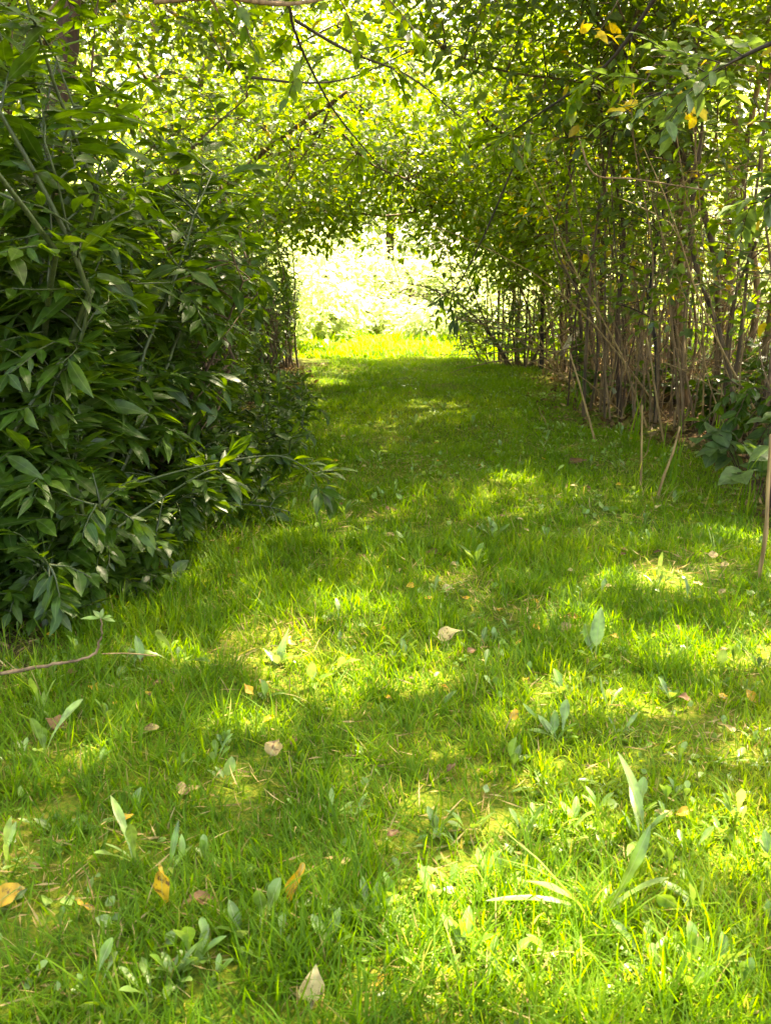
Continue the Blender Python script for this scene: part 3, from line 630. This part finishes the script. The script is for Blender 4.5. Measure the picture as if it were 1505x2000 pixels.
W_ = [ # base px, base py, height px, leaves, lean, template, label
 (83, 1395, 115, 3, .15, T_TONGUE, 'tall pale tongue leaved weed near the left edge, under the twig'),
 (345, 1300, 100, 3, .0, T_SPOON, 'upright weed with a grey green spoon leaf left of the middle'),
 (318, 1285, 60, 2, .0, T_SPOON, 'short spoon leaved weed just left of the tall grey green one'),
 (270, 1310, 65, 2, .1, T_ROUND, 'small round leaved weed left of the twin spoon weeds'),
 (650, 1320, 62, 3, .45, T_SPOON, 'sunlit weed with a bright paddle leaf above the dry sunny strip'),
 (610, 1340, 60, 3, -.1, T_ROUND, 'round leaved weed on the sunny strip beside the bright paddle leaf'),
 (540, 1300, 60, 5, .3, T_LANCE, 'leafy seedling with spreading pointed leaves in the left middle grass'),
 (1160, 1290, 90, 2, -.1, T_ROUND, 'long stalked weed with a pale heart shaped leaf beside yellow leaves'),
 (1190, 1390, 65, 3, -.6, T_TONGUE, 'leaning pale tongue leaf weed right of the centre'),
 (1068, 1420, 60, 3, -.9, T_TONGUE, 'sunlit yellowish tongue leaf leaning left over the grass'),
 (1095, 1450, 75, 3, .0, T_SPOON, 'weed with a cupped white green tip in the sunny right grass'),
 (1210, 1440, 65, 4, .4, T_TONGUE, 'cluster of broad upright leaves in the sunny right grass'),
 (1280, 1150, 80, 3, .1, T_TONGUE, 'bright sunlit weed at the far right light patch'),
 (1405, 1310, 55, 3, .0, T_ROUND, 'hazy pale weed near the right edge'),
 (1170, 1170, 40, 2, .0, T_SPOON, 'small spoon weed above the two yellow leaves'),
 (1340, 1180, 50, 2, .0, T_SPOON, 'pale upright spoon weed right of the light patch'),
 (1440, 1600, 130, 2, -.05, T_TONGUE, 'dark strap leaved weed standing tall near the right edge'),
 (1250, 1650, 160, 3, .1, T_TONGUE, 'big dark upright leaf in the right foreground'),
 (1165, 1800, 230, 4, .45, T_TONGUE, 'tallest foreground weed with long sweeping leaves right of the bright patch'),
 (1370, 1800, 130, 3, -.95, T_SPOON, 'large pale leaf leaning left on a long white stalk'),
 (1245, 1595, 80, 2, .0, T_SPOON, 'weed with a white folded tip behind the big dark leaf'),
 (515, 1830, 125, 3, .2, T_SPOON, 'pale spoon leaved weed left of the orange leaf'),
 (185, 1930, 95, 1, .25, T_SPOON, 'pale green spoon weed in the bottom left grass'),
 (230, 1980, 45, 1, 1.4, T_TONGUE, 'low arching broad leaf weed at the bottom left'),
 (10, 1690, 110, 3, .1, T_TONGUE, 'toothed pale leaf standing at the left frame edge'),
 (340, 1690, 60, 1, .5, T_ROUND, 'weed with a flat pale oval leaf above the yellow leaf'),
 (265, 1690, 160, 3, .0, T_TONGUE, 'tall narrow green weed in the left foreground'),
 (335, 1720, 110, 2, .1, T_TONGUE, 'dark green upright leaves behind the tall yellow leaf'),
 (420, 1500, 70, 3, .0, T_SPOON, 'pale spoon leaf beside the crumpled tan leaf'),
 (440, 1530, 60, 3, .2, T_ROUND, 'bright round leaf weed under the pale spoon leaf'),
 (265, 1590, 55, 2, .0, T_ROUND, 'pale shield shaped leaf in the left foreground'),
 (660, 1540, 20, 2, 2.6, T_SPOON, 'pale spoon leaf lying nearly flat in the middle grass'),
 (520, 1370, 50, 2, .0, T_ROUND, 'small pale round leaf weed in the middle left grass'),
 (1030, 1330, 40, 2, .0, T_SPOON, 'small blue green weed right of the pale crumpled leaf'),
 (870, 1385, 40, 2, .1, T_ROUND, 'blue green round weed just right of centre'),
 (660, 1220, 45, 2, .2, T_SPOON, 'pale spoon weed in the middle shade band'),
 (1000, 1500, 65, 3, -.2, T_ROUND, 'hazy pale broad leaved weed left of the sunny weeds'),
 (1400, 1860, 60, 4, .1, T_ROUND, 'low round leaved weeds in the bottom right corner'),
 (1040, 1880, 90, 3, .0, T_SPOON, 'sunlit pale weed on the right rim of the bright patch'),
 (710, 1800, 45, 3, 1.2, T_TONGUE, 'arching narrow leaf right of the orange leaf'),
 (40, 1250, 60, 4, .3, T_TONGUE, 'small pale weed at the left frame edge below the shrub'),
 (90, 1480, 110, 3, .1, T_SPOON, 'pale weed by the brown leaf on the left'),
 (960, 1260, 35, 2, .2, T_SPOON, 'little spoon weed right of the crumpled pale leaf'),
]
for k, (px, py, hp, nl, ln, tp, lab) in enumerate(W_):
    nl += 2
    weed(px, py, hp, nl, lab, tp, {id(T_SPOON): .23, id(T_TONGUE): .13, id(T_ROUND): .32, id(T_LANCE): .28}[id(tp)], ln, 5, mat='weed')
# small repeated weeds: a few kinds copied over the path
protos = []
for k in range(7):
    r = np.random.default_rng(3000+k); t = thing('small_weed', 'small pale spoon leaved weed scattered over the shaded path', 'weed', (0, 0, 0), 'small weeds on the shaded path'); 
    nl = 5 + k % 3
    for j in range(nl):
        m = MB(); an = r.uniform(0, 6.28); le = r.uniform(.3, 2.4) if k % 2 else r.uniform(.05, .9); l = .075*r.uniform(.5, 1.25)
        leaves(m, T([[0, 0, -.003]]), T([[math.cos(an)*le, math.sin(an)*le, 1]]), T([[-math.cos(an), -math.sin(an), .8]]), [l], [l*(.2 if k % 2 else .28)], [T_SPOON, T_ROUND, T_TONGUE][k % 3], droop=[r.uniform(-.1, .6)], fold=.4, rnd=r.random(1), r=r, wave=.02)
        m.build('leaf', M['weed'], t, True)
    protos.append(t)
r = np.random.default_rng(61); cnt = 0
while cnt < 292:
    px = r.uniform(0, 1505); py = 730 + 1240*r.random()**1.6; p = gp(px, py)
    if lawn_density(p[0], p[1]) < .6 or p[1] > 12 or r.random() > .25 + .75*(nz2(p[0], p[1], 2.6, 9) > -.05): continue
    near = p[1] < 3.6
    lab = 'small pale leaved weed in the near sun dappled grass' if near else 'small pale spoon leaved weed scattered over the shaded path'
    grp = 'small weeds in the near grass' if near else 'small weeds on the shaded path'
    s = r.uniform(.5, 1.1)*(.95 if near else 1.15)
    if cnt < 7:
        t = protos[cnt]; t.location = p; t.rotation_euler = (0, 0, r.uniform(0, 6.28)); t.scale = (s, s, s); t['label'] = lab; t['group'] = grp
    else: copy_tree(protos[cnt % 7], tuple(p), r.uniform(0, 6.28), s, lab, grp)
    cnt += 1

# ------------------------------------------------------------------ fallen leaves
def fallen(px, py, wpx, mat, label, upright=0.0, seed=0, aspect=.55, ang=None, group='fallen leaves on the grass'):
    b = gp(px, py); s = F/b[1]; L = wpx/s; r = np.random.default_rng(int(px*3+py))
    an = r.uniform(0, 6.28) if ang is None else ang
    D = T([[math.cos(an)*(1-upright), math.sin(an)*(1-upright)*.8, upright + .05]]); N = T([[r.normal(0, .2) - upright*.3, -.25-upright*1.2, 1-upright*.6]])
    P = b[None] + [[0, 0, .02 + .015*r.random()]] - norm(D)*L*(.5 if upright < .4 else .2); P[0, 2] = max(P[0, 2], b[2]+.004)
    tv, tq, tt = tpl_rows([(0, .03), (.1, .05), (.14, .45), (.25, .85), (.4, 1), (.55, .93), (.7, .68), (.84, .36), (.94, .1), (1, 0)])
    m = MB(); leaves(m, P, D, N, [L], [L*aspect], (tv, tq, tt), droop=[r.uniform(-.35, .45)], fold=r.uniform(.2, .8), rnd=r.random(1), r=r, wave=.07)
    m.v[0] = m.v[0] + r.normal(0, .05*L, m.v[0].shape)*[1, 1, .8]
    o = m.build('fallen_leaf', M[mat], None, True)
    md = o.modifiers.new('curl', 'SUBSURF'); md.levels = 1; md.render_levels = 1
    return tag(o, label, 'leaf', group)
FL = [
 (20, 1775, 95, 'fallen_yellow', 'large yellow leaf half cut by the left frame edge', .25, .3, .55),
 (325, 1785, 110, 'fallen_yellow', 'tall folded golden leaf standing in the left foreground grass', .75, 1.0, .36),
 (567, 1780, 95, 'fallen_yellow', 'orange yellow leaf standing upright in the grass left of centre', .8, .9, .34),
 (608, 1975, 95, 'fallen_pale', 'pale tan pointed leaf at the bottom edge of the frame', .6, 1.5, .6),
 (245, 1620, 48, 'fallen_yellow', 'small yellow curled leaf in the left foreground grass', .1, .2, .5),
 (165, 1790, 60, 'fallen_yellow', 'thin ochre leaf lying deep in the grass at lower left', .1, 2.8, .3),
 (15, 1228, 55, 'fallen_yellow', 'orange leaf on the left frame edge under the shrub', .2, .3, .6),
 (150, 1078, 45, 'fallen_yellow', 'upper golden leaf on the ground under the left shrub', .2, .4, .55),
 (140, 1103, 45, 'fallen_yellow', 'lower golden leaf under the left shrub', .2, 2.7, .4),
 (875, 1258, 62, 'fallen_pale', 'crumpled pale yellow leaf in the middle of the lawn', .15, .1, .6),
 (1115, 1218, 50, 'fallen_yellow', 'thin yellow leaf right of centre beside the heart leaved weed', .1, .2, .25),
 (1103, 1240, 36, 'fallen_pale', 'cream leaf just below the thin yellow leaf', .2, .0, .6),
 (803, 1157, 26, 'fallen_yellow', 'left one of two small leaves in the middle distance', .1, .1, .6),
 (873, 1158, 26, 'fallen_pale', 'right one of two small leaves in the middle distance', .2, .2, .7),
 (760, 1052, 24, 'fallen_pale', 'lone cream leaf in the centre of the shaded lawn', .2, .0, .6),
 (1390, 1100, 22, 'fallen_pale', 'small triangular pale leaf at the right side', .4, 1.4, .9),
 (1414, 1119, 26, 'fallen_pale', 'cream leaf just right of the small triangular leaf', .2, .3, .6),
 (1360, 1152, 30, 'fallen_pale', 'flat pale leaf below the two small right hand leaves', .1, .1, .5),
 (1418, 1440, 50, 'fallen_pale', 'narrow straw coloured leaf at the right side', .05, 3.0, .25),
 (1410, 1370, 30, 'fallen_yellow', 'left yellow leaf of a pair at the right side', .3, 1.1, .6),
 (1462, 1378, 36, 'fallen_yellow', 'right yellow leaf of a pair near the right edge', .3, 2.0, .6),
 (1335, 1605, 40, 'fallen_yellow', 'amber curled leaf behind the big dark foreground leaf', .1, .0, .5),
 (1295, 1605, 40, 'fallen_pale', 'whitish pink leaf behind the big dark foreground leaf', .1, 2.8, .6),
 (115, 1435, 62, 'fallen_brown', 'dark brown crumpled leaf in the left grass', .1, 3.0, .55),
 (530, 1490, 48, 'fallen_pale', 'crumpled tan leaf in the middle left grass', .5, 1.2, .8),
 (297, 1445, 36, 'fallen_pale', 'yellowish curled leaf in the left middle grass', .1, .2, .6),
 (527, 1418, 32, 'fallen_yellow', 'small mustard leaf in the middle left grass', .2, .6, .5),
 (572, 1470, 26, 'fallen_brown', 'small red brown leaf right of the crumpled tan leaf', .4, 1.2, .6),
 (365, 1555, 60, 'fallen_pale', 'washed out tan leaf sunk in the left grass', .1, .4, .6),
 (1003, 1425, 30, 'fallen_yellow', 'orange leaf tip behind a hazy pale weed', .5, 1.6, .7),
 (880, 1520, 30, 'fallen_brown', 'brown leaf scrap in the sunny grass right of centre', .3, .6, .5),
 (675, 1705, 32, 'fallen_pale', 'small pinkish leaf scrap in the centre foreground', .3, .7, .6),
 (765, 1655, 30, 'fallen_brown', 'black brown leaf scrap in the centre foreground', .1, .8, .5),
 (395, 1780, 75, 'fallen_brown', 'rotting grey brown leaf beside the tall golden leaf', .1, .2, .5),
 (740, 1935, 60, 'fallen_yellow', 'orange slender leaf at the bottom centre', .2, .6, .25),
 (845, 1090, 40, 'fallen_brown', 'grey brown curled leaf in the shaded lawn', .1, 2.8, .35),
 (463, 1092, 26, 'fallen_brown', 'dark brown leaf at the foot of the left shrub', .2, .2, .6),
 (762, 1000, 26, 'fallen_brown', 'dark leaf in the far shaded lawn', .2, .2, .6),
 (920, 1285, 26, 'fallen_brown', 'reddish leaf scrap right below the crumpled pale leaf', .2, .5, .6),
 (452, 1135, 20, 'fallen_yellow', 'yellow leaf speck below the left shrub', .2, .5, .6),
 (655, 912, 18, 'fallen_yellow', 'yellow leaf speck below the drooping branch tip', .1, .1, .5),
 (1210, 957, 20, 'fallen_yellow', 'yellow leaf beside the dry stalks', .1, .1, .5),
 (1283, 1000, 18, 'fallen_pale', 'cream leaf below the slanting dry stalk', .1, .1, .5),
 (1125, 912, 40, 'fallen_brown', 'purple grey leaf in the right shaded lawn', .1, .1, .5),
 (940, 915, 16, 'fallen_yellow', 'tiny yellow leaf on the far lawn', .1, .1, .5),
]
for f in FL: fallen(f[0], f[1], f[2]*1.0, f[3], f[4], f[5], ang=f[6], aspect=f[7])
r = np.random.default_rng(62)
for q in range(150):
    px = r.uniform(60, 1450); py = 715 + 700*r.random()**1.4; p = gp(px, py)
    if lawn_density(p[0], p[1]) < .5: continue
    fallen(px, py, 60/ p[1]*r.uniform(.6, 1.6), ['fallen_yellow', 'fallen_pale', 'fallen_brown'][r.integers(3)], 'small faded leaf fleck scattered on the path lawn', .1, group='leaf flecks on the path lawn')

# ------------------------------------------------------------------ dry stalks standing on the right of the lawn
def stalk(p0, p1, rad, label, group='dry cut stalks at the right side', mat='stalk'):
    p0, p1 = T(p0, float), T(p1, float); r = np.random.default_rng(int(abs(p0[0])*1000))
    line = smooth_line([p0, (p0*2+p1)/3 + r.normal(0, .006, 3), (p0+2*p1)/3 + r.normal(0, .006, 3), p1], 4)
    m = MB(); rd = np.linspace(rad, rad*.7, len(line)); rd[::4] *= 1.25; tube(m, line, rd, 7, r, .05)
    return tag(m.build('dry_stalk', M[mat], None, True), label, 'stalk', group)
def up(px, py, tx, ty):
    b = gp(px, py); return b, at(tx, ty, b[1]-.02)
for a, rad, lab in [((1250, 952, 1253, 792), .007, 'upright tan cut stalk at the right of the lawn'),
                    ((1282, 975, 1326, 834), .008, 'tan cut stalk slanting right beside the upright one'),
                    ((1161, 862, 1112, 690), .008, 'long pale dry stalk leaning left before the thicket'),
                    ((1296, 868, 1262, 660), .007, 'thin brown stalk in front of the right stems'),
                    ((1480, 1130, 1505, 850), .009, 'tall dry stalk at the right frame edge'),
                    ((1065, 832, 1052, 796), .004, 'short straw stub leaning on the far right lawn'),
                    ((1255, 895, 1272, 850), .004, 'short stub between the two tan stalks')]:
    b, t_ = up(*a); stalk(b, t_, rad, lab)
# pale broken log and brush pile in the right thicket
b = at(1095, 690, 9.4); e = at(1168, 605, 10.2)
m = MB(); r = np.random.default_rng(5); tube(m, smooth_line([b, b*.6+e*.4+[0, 0, .02], e], 5), np.linspace(.034, .014, 11)*(1+.25*r.normal(0, 1, 11)), 8, r, .22)
tag(m.build('broken_branch', M['pale_wood'], None, True), 'pale broken branch leaning in the thicket, lit by the sun', 'branch')
for q in range(14):
    a = at(r.uniform(985, 1180), r.uniform(600, 720), r.uniform(9, 10.6)); a[2] = max(a[2], .05)
    c = a + T([r.uniform(-.7, .7), r.normal(0, .3), r.uniform(-.1, .5)]); c[2] = max(c[2], .03)
    m = MB(); tube(m, grow(a, c-a, np.linalg.norm(c-a)+.2, 7, .1, .07, r), np.linspace(.008, .003, 8), 5)
    tag(m.build('dead_branch', M['bark_tan'], None, True), 'dead brown branch in the brush pile right of the opening', 'branch', 'dead branches of the brush pile')

# ------------------------------------------------------------------ branches hanging into the frame
def branch(ctrl, r0, r1, label, seed, side=0, leafL=.0, leaf='canopy', tpl=T_OVATE, W=.04, mat='bark_dark', group=None, tl=.25, nleaf=5, name='hanging_branch', frm=.15):
    r = np.random.default_rng(seed); line = smooth_line(ctrl, 6)
    t = thing(name, label, 'branch', line[0], group)
    m = MB(); tube(m, line, np.linspace(r0, r1, len(line)), 6, r, .06)
    P, D, N = [], [], []
    for k in range(side):
        j = int(r.uniform(frm, 1)*(len(line)-1)); dr = norm(line[min(j+1, len(line)-1)]-line[max(j-1, 0)])
        q = grow(line[j], norm(norm(np.cross(dr, r.normal(0, 1, 3))) + dr*.8), tl*r.uniform(.5, 1.3), 6, .3, .09, r)
        tube(m, q, np.linspace(r1*.9, .0015, 7), 4)
        for i in range(1, 7):
            for sg in (1, -1):
                if r.random() < nleaf/6 and leafL:
                    d2 = norm(q[i]-q[i-1]); P.append(q[i]); D.append(norm(d2*.8 + sg*np.cross(d2, [0, 0, 1.]) + r.normal(0, .2, 3))); N.append(norm(T([0, 0, 1.]) + r.normal(0, .3, 3)))
    m.build('branch', M[mat], t, True)
    if P:
        m = MB(); k = len(P); l = leafL*r.uniform(.6, 1.2, k)
        leaves(m, T(P), T(D), T(N), l, l*W/leafL, tpl, droop=r.uniform(0, .3, k), rnd=r.random(k)*.9, r=r); m.build('foliage', M[leaf], t)
    return t
branch([at(505, 6, 4.2), at(560, 8, 4.2), at(572, 50, 4.3), at(600, 120, 4.5), at(655, 220, 4.9), at(720, 300, 5.3), at(760, 345, 5.6)], .0085, .002,
       'dark bent branch hanging from the top centre of the arch', 1, 9, .075, group='branches over the path')
branch([at(300, 2, 3.9), at(430, -6, 4.0), at(560, 8, 4.2), at(680, -12, 4.4), at(800, -30, 4.7)], .013, .005, 'pale horizontal bough along the top edge', 2, 10, .08, mat='bark_tan', group='branches over the path')
branch([at(560, 30, 4.6), at(680, 100, 4.9), at(800, 150, 5.2), at(900, 230, 5.6)], .008, .003, 'thin branch running right below the top centre', 3, 9, .075, group='branches over the path')
branch([at(480, 150, 5.2), at(600, 162, 5.3), at(690, 150, 5.5), at(800, 100, 5.8)], .007, .003, 'thin level branch crossing left of centre', 4, 8, .07, group='branches over the path')
branch([at(1290, -20, 5.0), at(1180, 130, 5.4), at(1040, 230, 5.9), at(930, 300, 6.3)], .012, .003, 'dark branch slanting down left from the upper right', 5, 14, .085, leaf='canopy', group='branches over the path')
branch([at(1560, 60, 3.6), at(1450, 110, 3.8), at(1350, 160, 4.0), at(1260, 190, 4.3)], .009, .003, 'grey green leafy bough reaching in from the upper right', 6, 16, .085, leaf='grey', W=.038, tl=.3, nleaf=6, group='branches over the path')
branch([at(1560, 330, 3.8), at(1500, 385, 3.9), at(1460, 400, 3.95)], .006, .002, 'light leaved twig tip at the right edge', 7, 6, .08, leaf='grey', W=.045, tl=.14, nleaf=6, group='branches over the path')
branch([at(1130, 270, 5.6), at(1160, 340, 5.6), at(1240, 350, 5.7), at(1400, 375, 5.8)], .006, .004, 'pale bare twig curving across the right stems', 8, 0, 0, mat='bark_tan', group='branches over the path')
branch([at(1000, 330, 8), at(940, 470, 8.1), at(890, 560, 8.2), at(855, 575, 8.2)], .008, .003, 'dark leafed branch drooping into the bright opening', 9, 7, .11, leaf='shrub', tl=.25, nleaf=5, group='branches over the path')
branch([at(60, 1020, 3.5), at(280, 940, 3.6), at(420, 905, 3.8), at(540, 890, 3.9), at(600, 915, 3.95), at(645, 940, 4.0)], .005, .002, 'drooping shrub branch reaching over the lawn at left', 10, 6, .11, leaf='shrub', tpl=T_LANCE, W=.042, mat='green_stem', tl=.14, nleaf=3, group='branches over the path', frm=.75)
branch([at(120, 700, 3.2), at(60, 790, 3.1), at(20, 860, 3.1)], .006, .006, 'thick green stem slanting in the near left shrub', 11, 0, 0, mat='green_stem', group='branches over the path')
branch([at(230, 1030, 3.4), at(290, 990, 3.5), at(395, 925, 3.6), at(450, 915, 3.7)], .005, .003, 'light green shoot with hanging leaves at the shrub foot', 12, 3, .14, leaf='shrub', tpl=T_LANCE, W=.042, mat='green_stem', tl=.1, nleaf=4, group='branches over the path')
# yellow leaf sprays at upper right
def spray(px, py, Y, n, label, seed, w=45):
    r = np.random.default_rng(seed); c = at(px, py, Y); a = c + T([.12, .05, .2])
    t = thing('yellow_leaf_spray', label, 'twig', a, 'yellow leaf sprays in the thicket'); m = MB(); line = smooth_line([a, (a+c)/2+[.02, 0, .03], c], 4)
    tube(m, line, np.linspace(.004, .002, len(line)), 5); m.build('twig', M['bark'], t, True)
    P = np.array([at(px + r.uniform(-w, w), py + r.uniform(-14, 18), Y + r.normal(0, .05)) for _ in range(n)])
    m = MB(); l = r.uniform(.06, .1, n); leaves(m, P, norm(r.normal(0, 1, (n, 3))*[1, .5, .4]), norm(r.normal(0, .5, (n, 3)) + [0, -.6, .8]), l, l*.5, T_OVATE, rnd=r.random(n), r=r, droop=.2, wave=.02)
    m.build('foliage', M['yellow'], t); return t
spray(1232, 204, 5.2, 8, 'yellow leaves hanging left of the biggest yellow spray', 1, 26)
spray(1350, 208, 5.0, 12, 'biggest bright yellow leaf spray at the upper right', 2, 36)
spray(1165, 70, 5.6, 9, 'yellow leaf spray high near the top right', 3, 40)
spray(1290, 492, 9.5, 8, 'yellow leaves low among the far right stems', 4, 30)
spray(1300, 620, 9.8, 6, 'yellow leaves near the ground behind the right stems', 5, 20)

# ------------------------------------------------------------------ twig and long grasses at the left
b = [at(-40, 1322, 2.55), at(60, 1305, 2.55), at(130, 1295, 2.55), at(182, 1280, 2.55), at(197, 1250, 2.55), at(198, 1210, 2.55)]
t = thing('fallen_twig', 'curved bare twig with a yellow green leafy tip over the left grass', 'twig', b[0])
m = MB(); l = smooth_line(b, 5); l = l + np.random.default_rng(3).normal(0, .0022, l.shape); tube(m, l, np.linspace(.0055, .0025, len(l)), 7, np.random.default_rng(2), .15); m.build('stem', M['bark_tan'], t, True)
m = MB(); tube(m, smooth_line([at(200, 1277, 2.55), at(250, 1276, 2.56), at(305, 1281, 2.58)], 4), .002, 5); m.build('side_shoot', M['stalk'], t, True)
m = MB(); P = np.repeat(at(198, 1208, 2.55)[None], 5, 0); leaves(m, P, T([[-1, 0, .1], [1, 0, -.1], [.6, -.3, .3], [-.5, .3, .5], [.2, 0, 1]]), T([[0, -.4, 1]]*5), [.06, .04, .04, .035, .03], [.016]*5, T_OVATE, rnd=T([.9]*5)); m.build('leaf_tuft', M['weed'], t)
for q, (px, py, n, lab) in enumerate([(0, 1160, 16, 'arching long grass tuft at the left frame edge'), (-60, 1060, 18, 'longer grass tuft half outside the left frame'),
                                      (50, 1215, 12, 'bright grass tuft below the shrub at left'), (1390, 905, 14, 'long bright grass tuft below the right bush'), (1300, 940, 10, 'grass tuft beside the slanting stalk'), (1450, 1010, 16, 'long grass tuft by the tall stalk at the right edge'), (1230, 870, 12, 'grass tuft behind the upright tan stalk'), (1120, 800, 10, 'grass tuft behind the leaning pale stalk')]):
    b = gp(px, py); r = np.random.default_rng(40+q); m = MB(); an = r.uniform(0, 6.28, n)
    D = np.stack([np.cos(an)*.5 + .25, np.sin(an)*.5, np.ones(n)], -1); N = np.stack([np.cos(an)+.3, np.sin(an), .3*np.ones(n)], -1)
    tv = tpl_rows([(0, .7), (.15, .9), (.3, 1), (.45, .95), (.6, .85), (.75, .65), (.88, .4), (1, 0)]); l = r.uniform(.25, .7, n)*(1 if q < 2 else .55)
    leaves(m, b[None] + r.normal(0, .02, (n, 3))*[1, 1, 0], D, N, l, .009, tv, droop=r.uniform(.3, .8, n), fold=.3, rnd=r.random(n)*.8, r=r)
    tag(m.build('grass_tuft', M['grey' if q < 3 else 'grass'], None, True), lab, 'grass tuft', 'long grass tufts at the path edges')
# big rounded leaves of the low plant at the right edge
r = np.random.default_rng(71)
c0 = gp(1470, 945)
for q, (px, py, lab) in enumerate([(1450, 900, 'bramble like plant with large rounded grey green leaves at the right edge'), (1500, 960, 'second large leaved plant cut by the right frame edge')]):
    b = gp(px, py+40); t = thing('large_leaf_plant', lab, 'plant', b, 'large leaved plants at the right edge')
    fm = MB()
    for s in range(7):
        tip = at(px + r.uniform(-90, 80), py + r.uniform(-110, 0), b[1] + r.normal(0, .2)); m = MB(); q0 = smooth_line([b, (b+tip)/2 + [0, 0, .08], tip], 4); tube(m, q0, np.linspace(.004, .002, len(q0)), 5); m.build('stem', M['bark_red'], t, True)
        n = 5; P = q0[r.integers(3, len(q0), n)]; leaves(fm, P, norm(r.normal(0, 1, (n, 3))*[1, 1, .3] + [0, 0, -.1]), norm(r.normal(0, .35, (n, 3)) + [0, -.3, 1]), r.uniform(.11, .17, n), r.uniform(.085, .12, n), T_OVATE, rnd=r.random(n), r=r, droop=.2, wave=.015)
    fm.build('foliage', M['grey'], t)
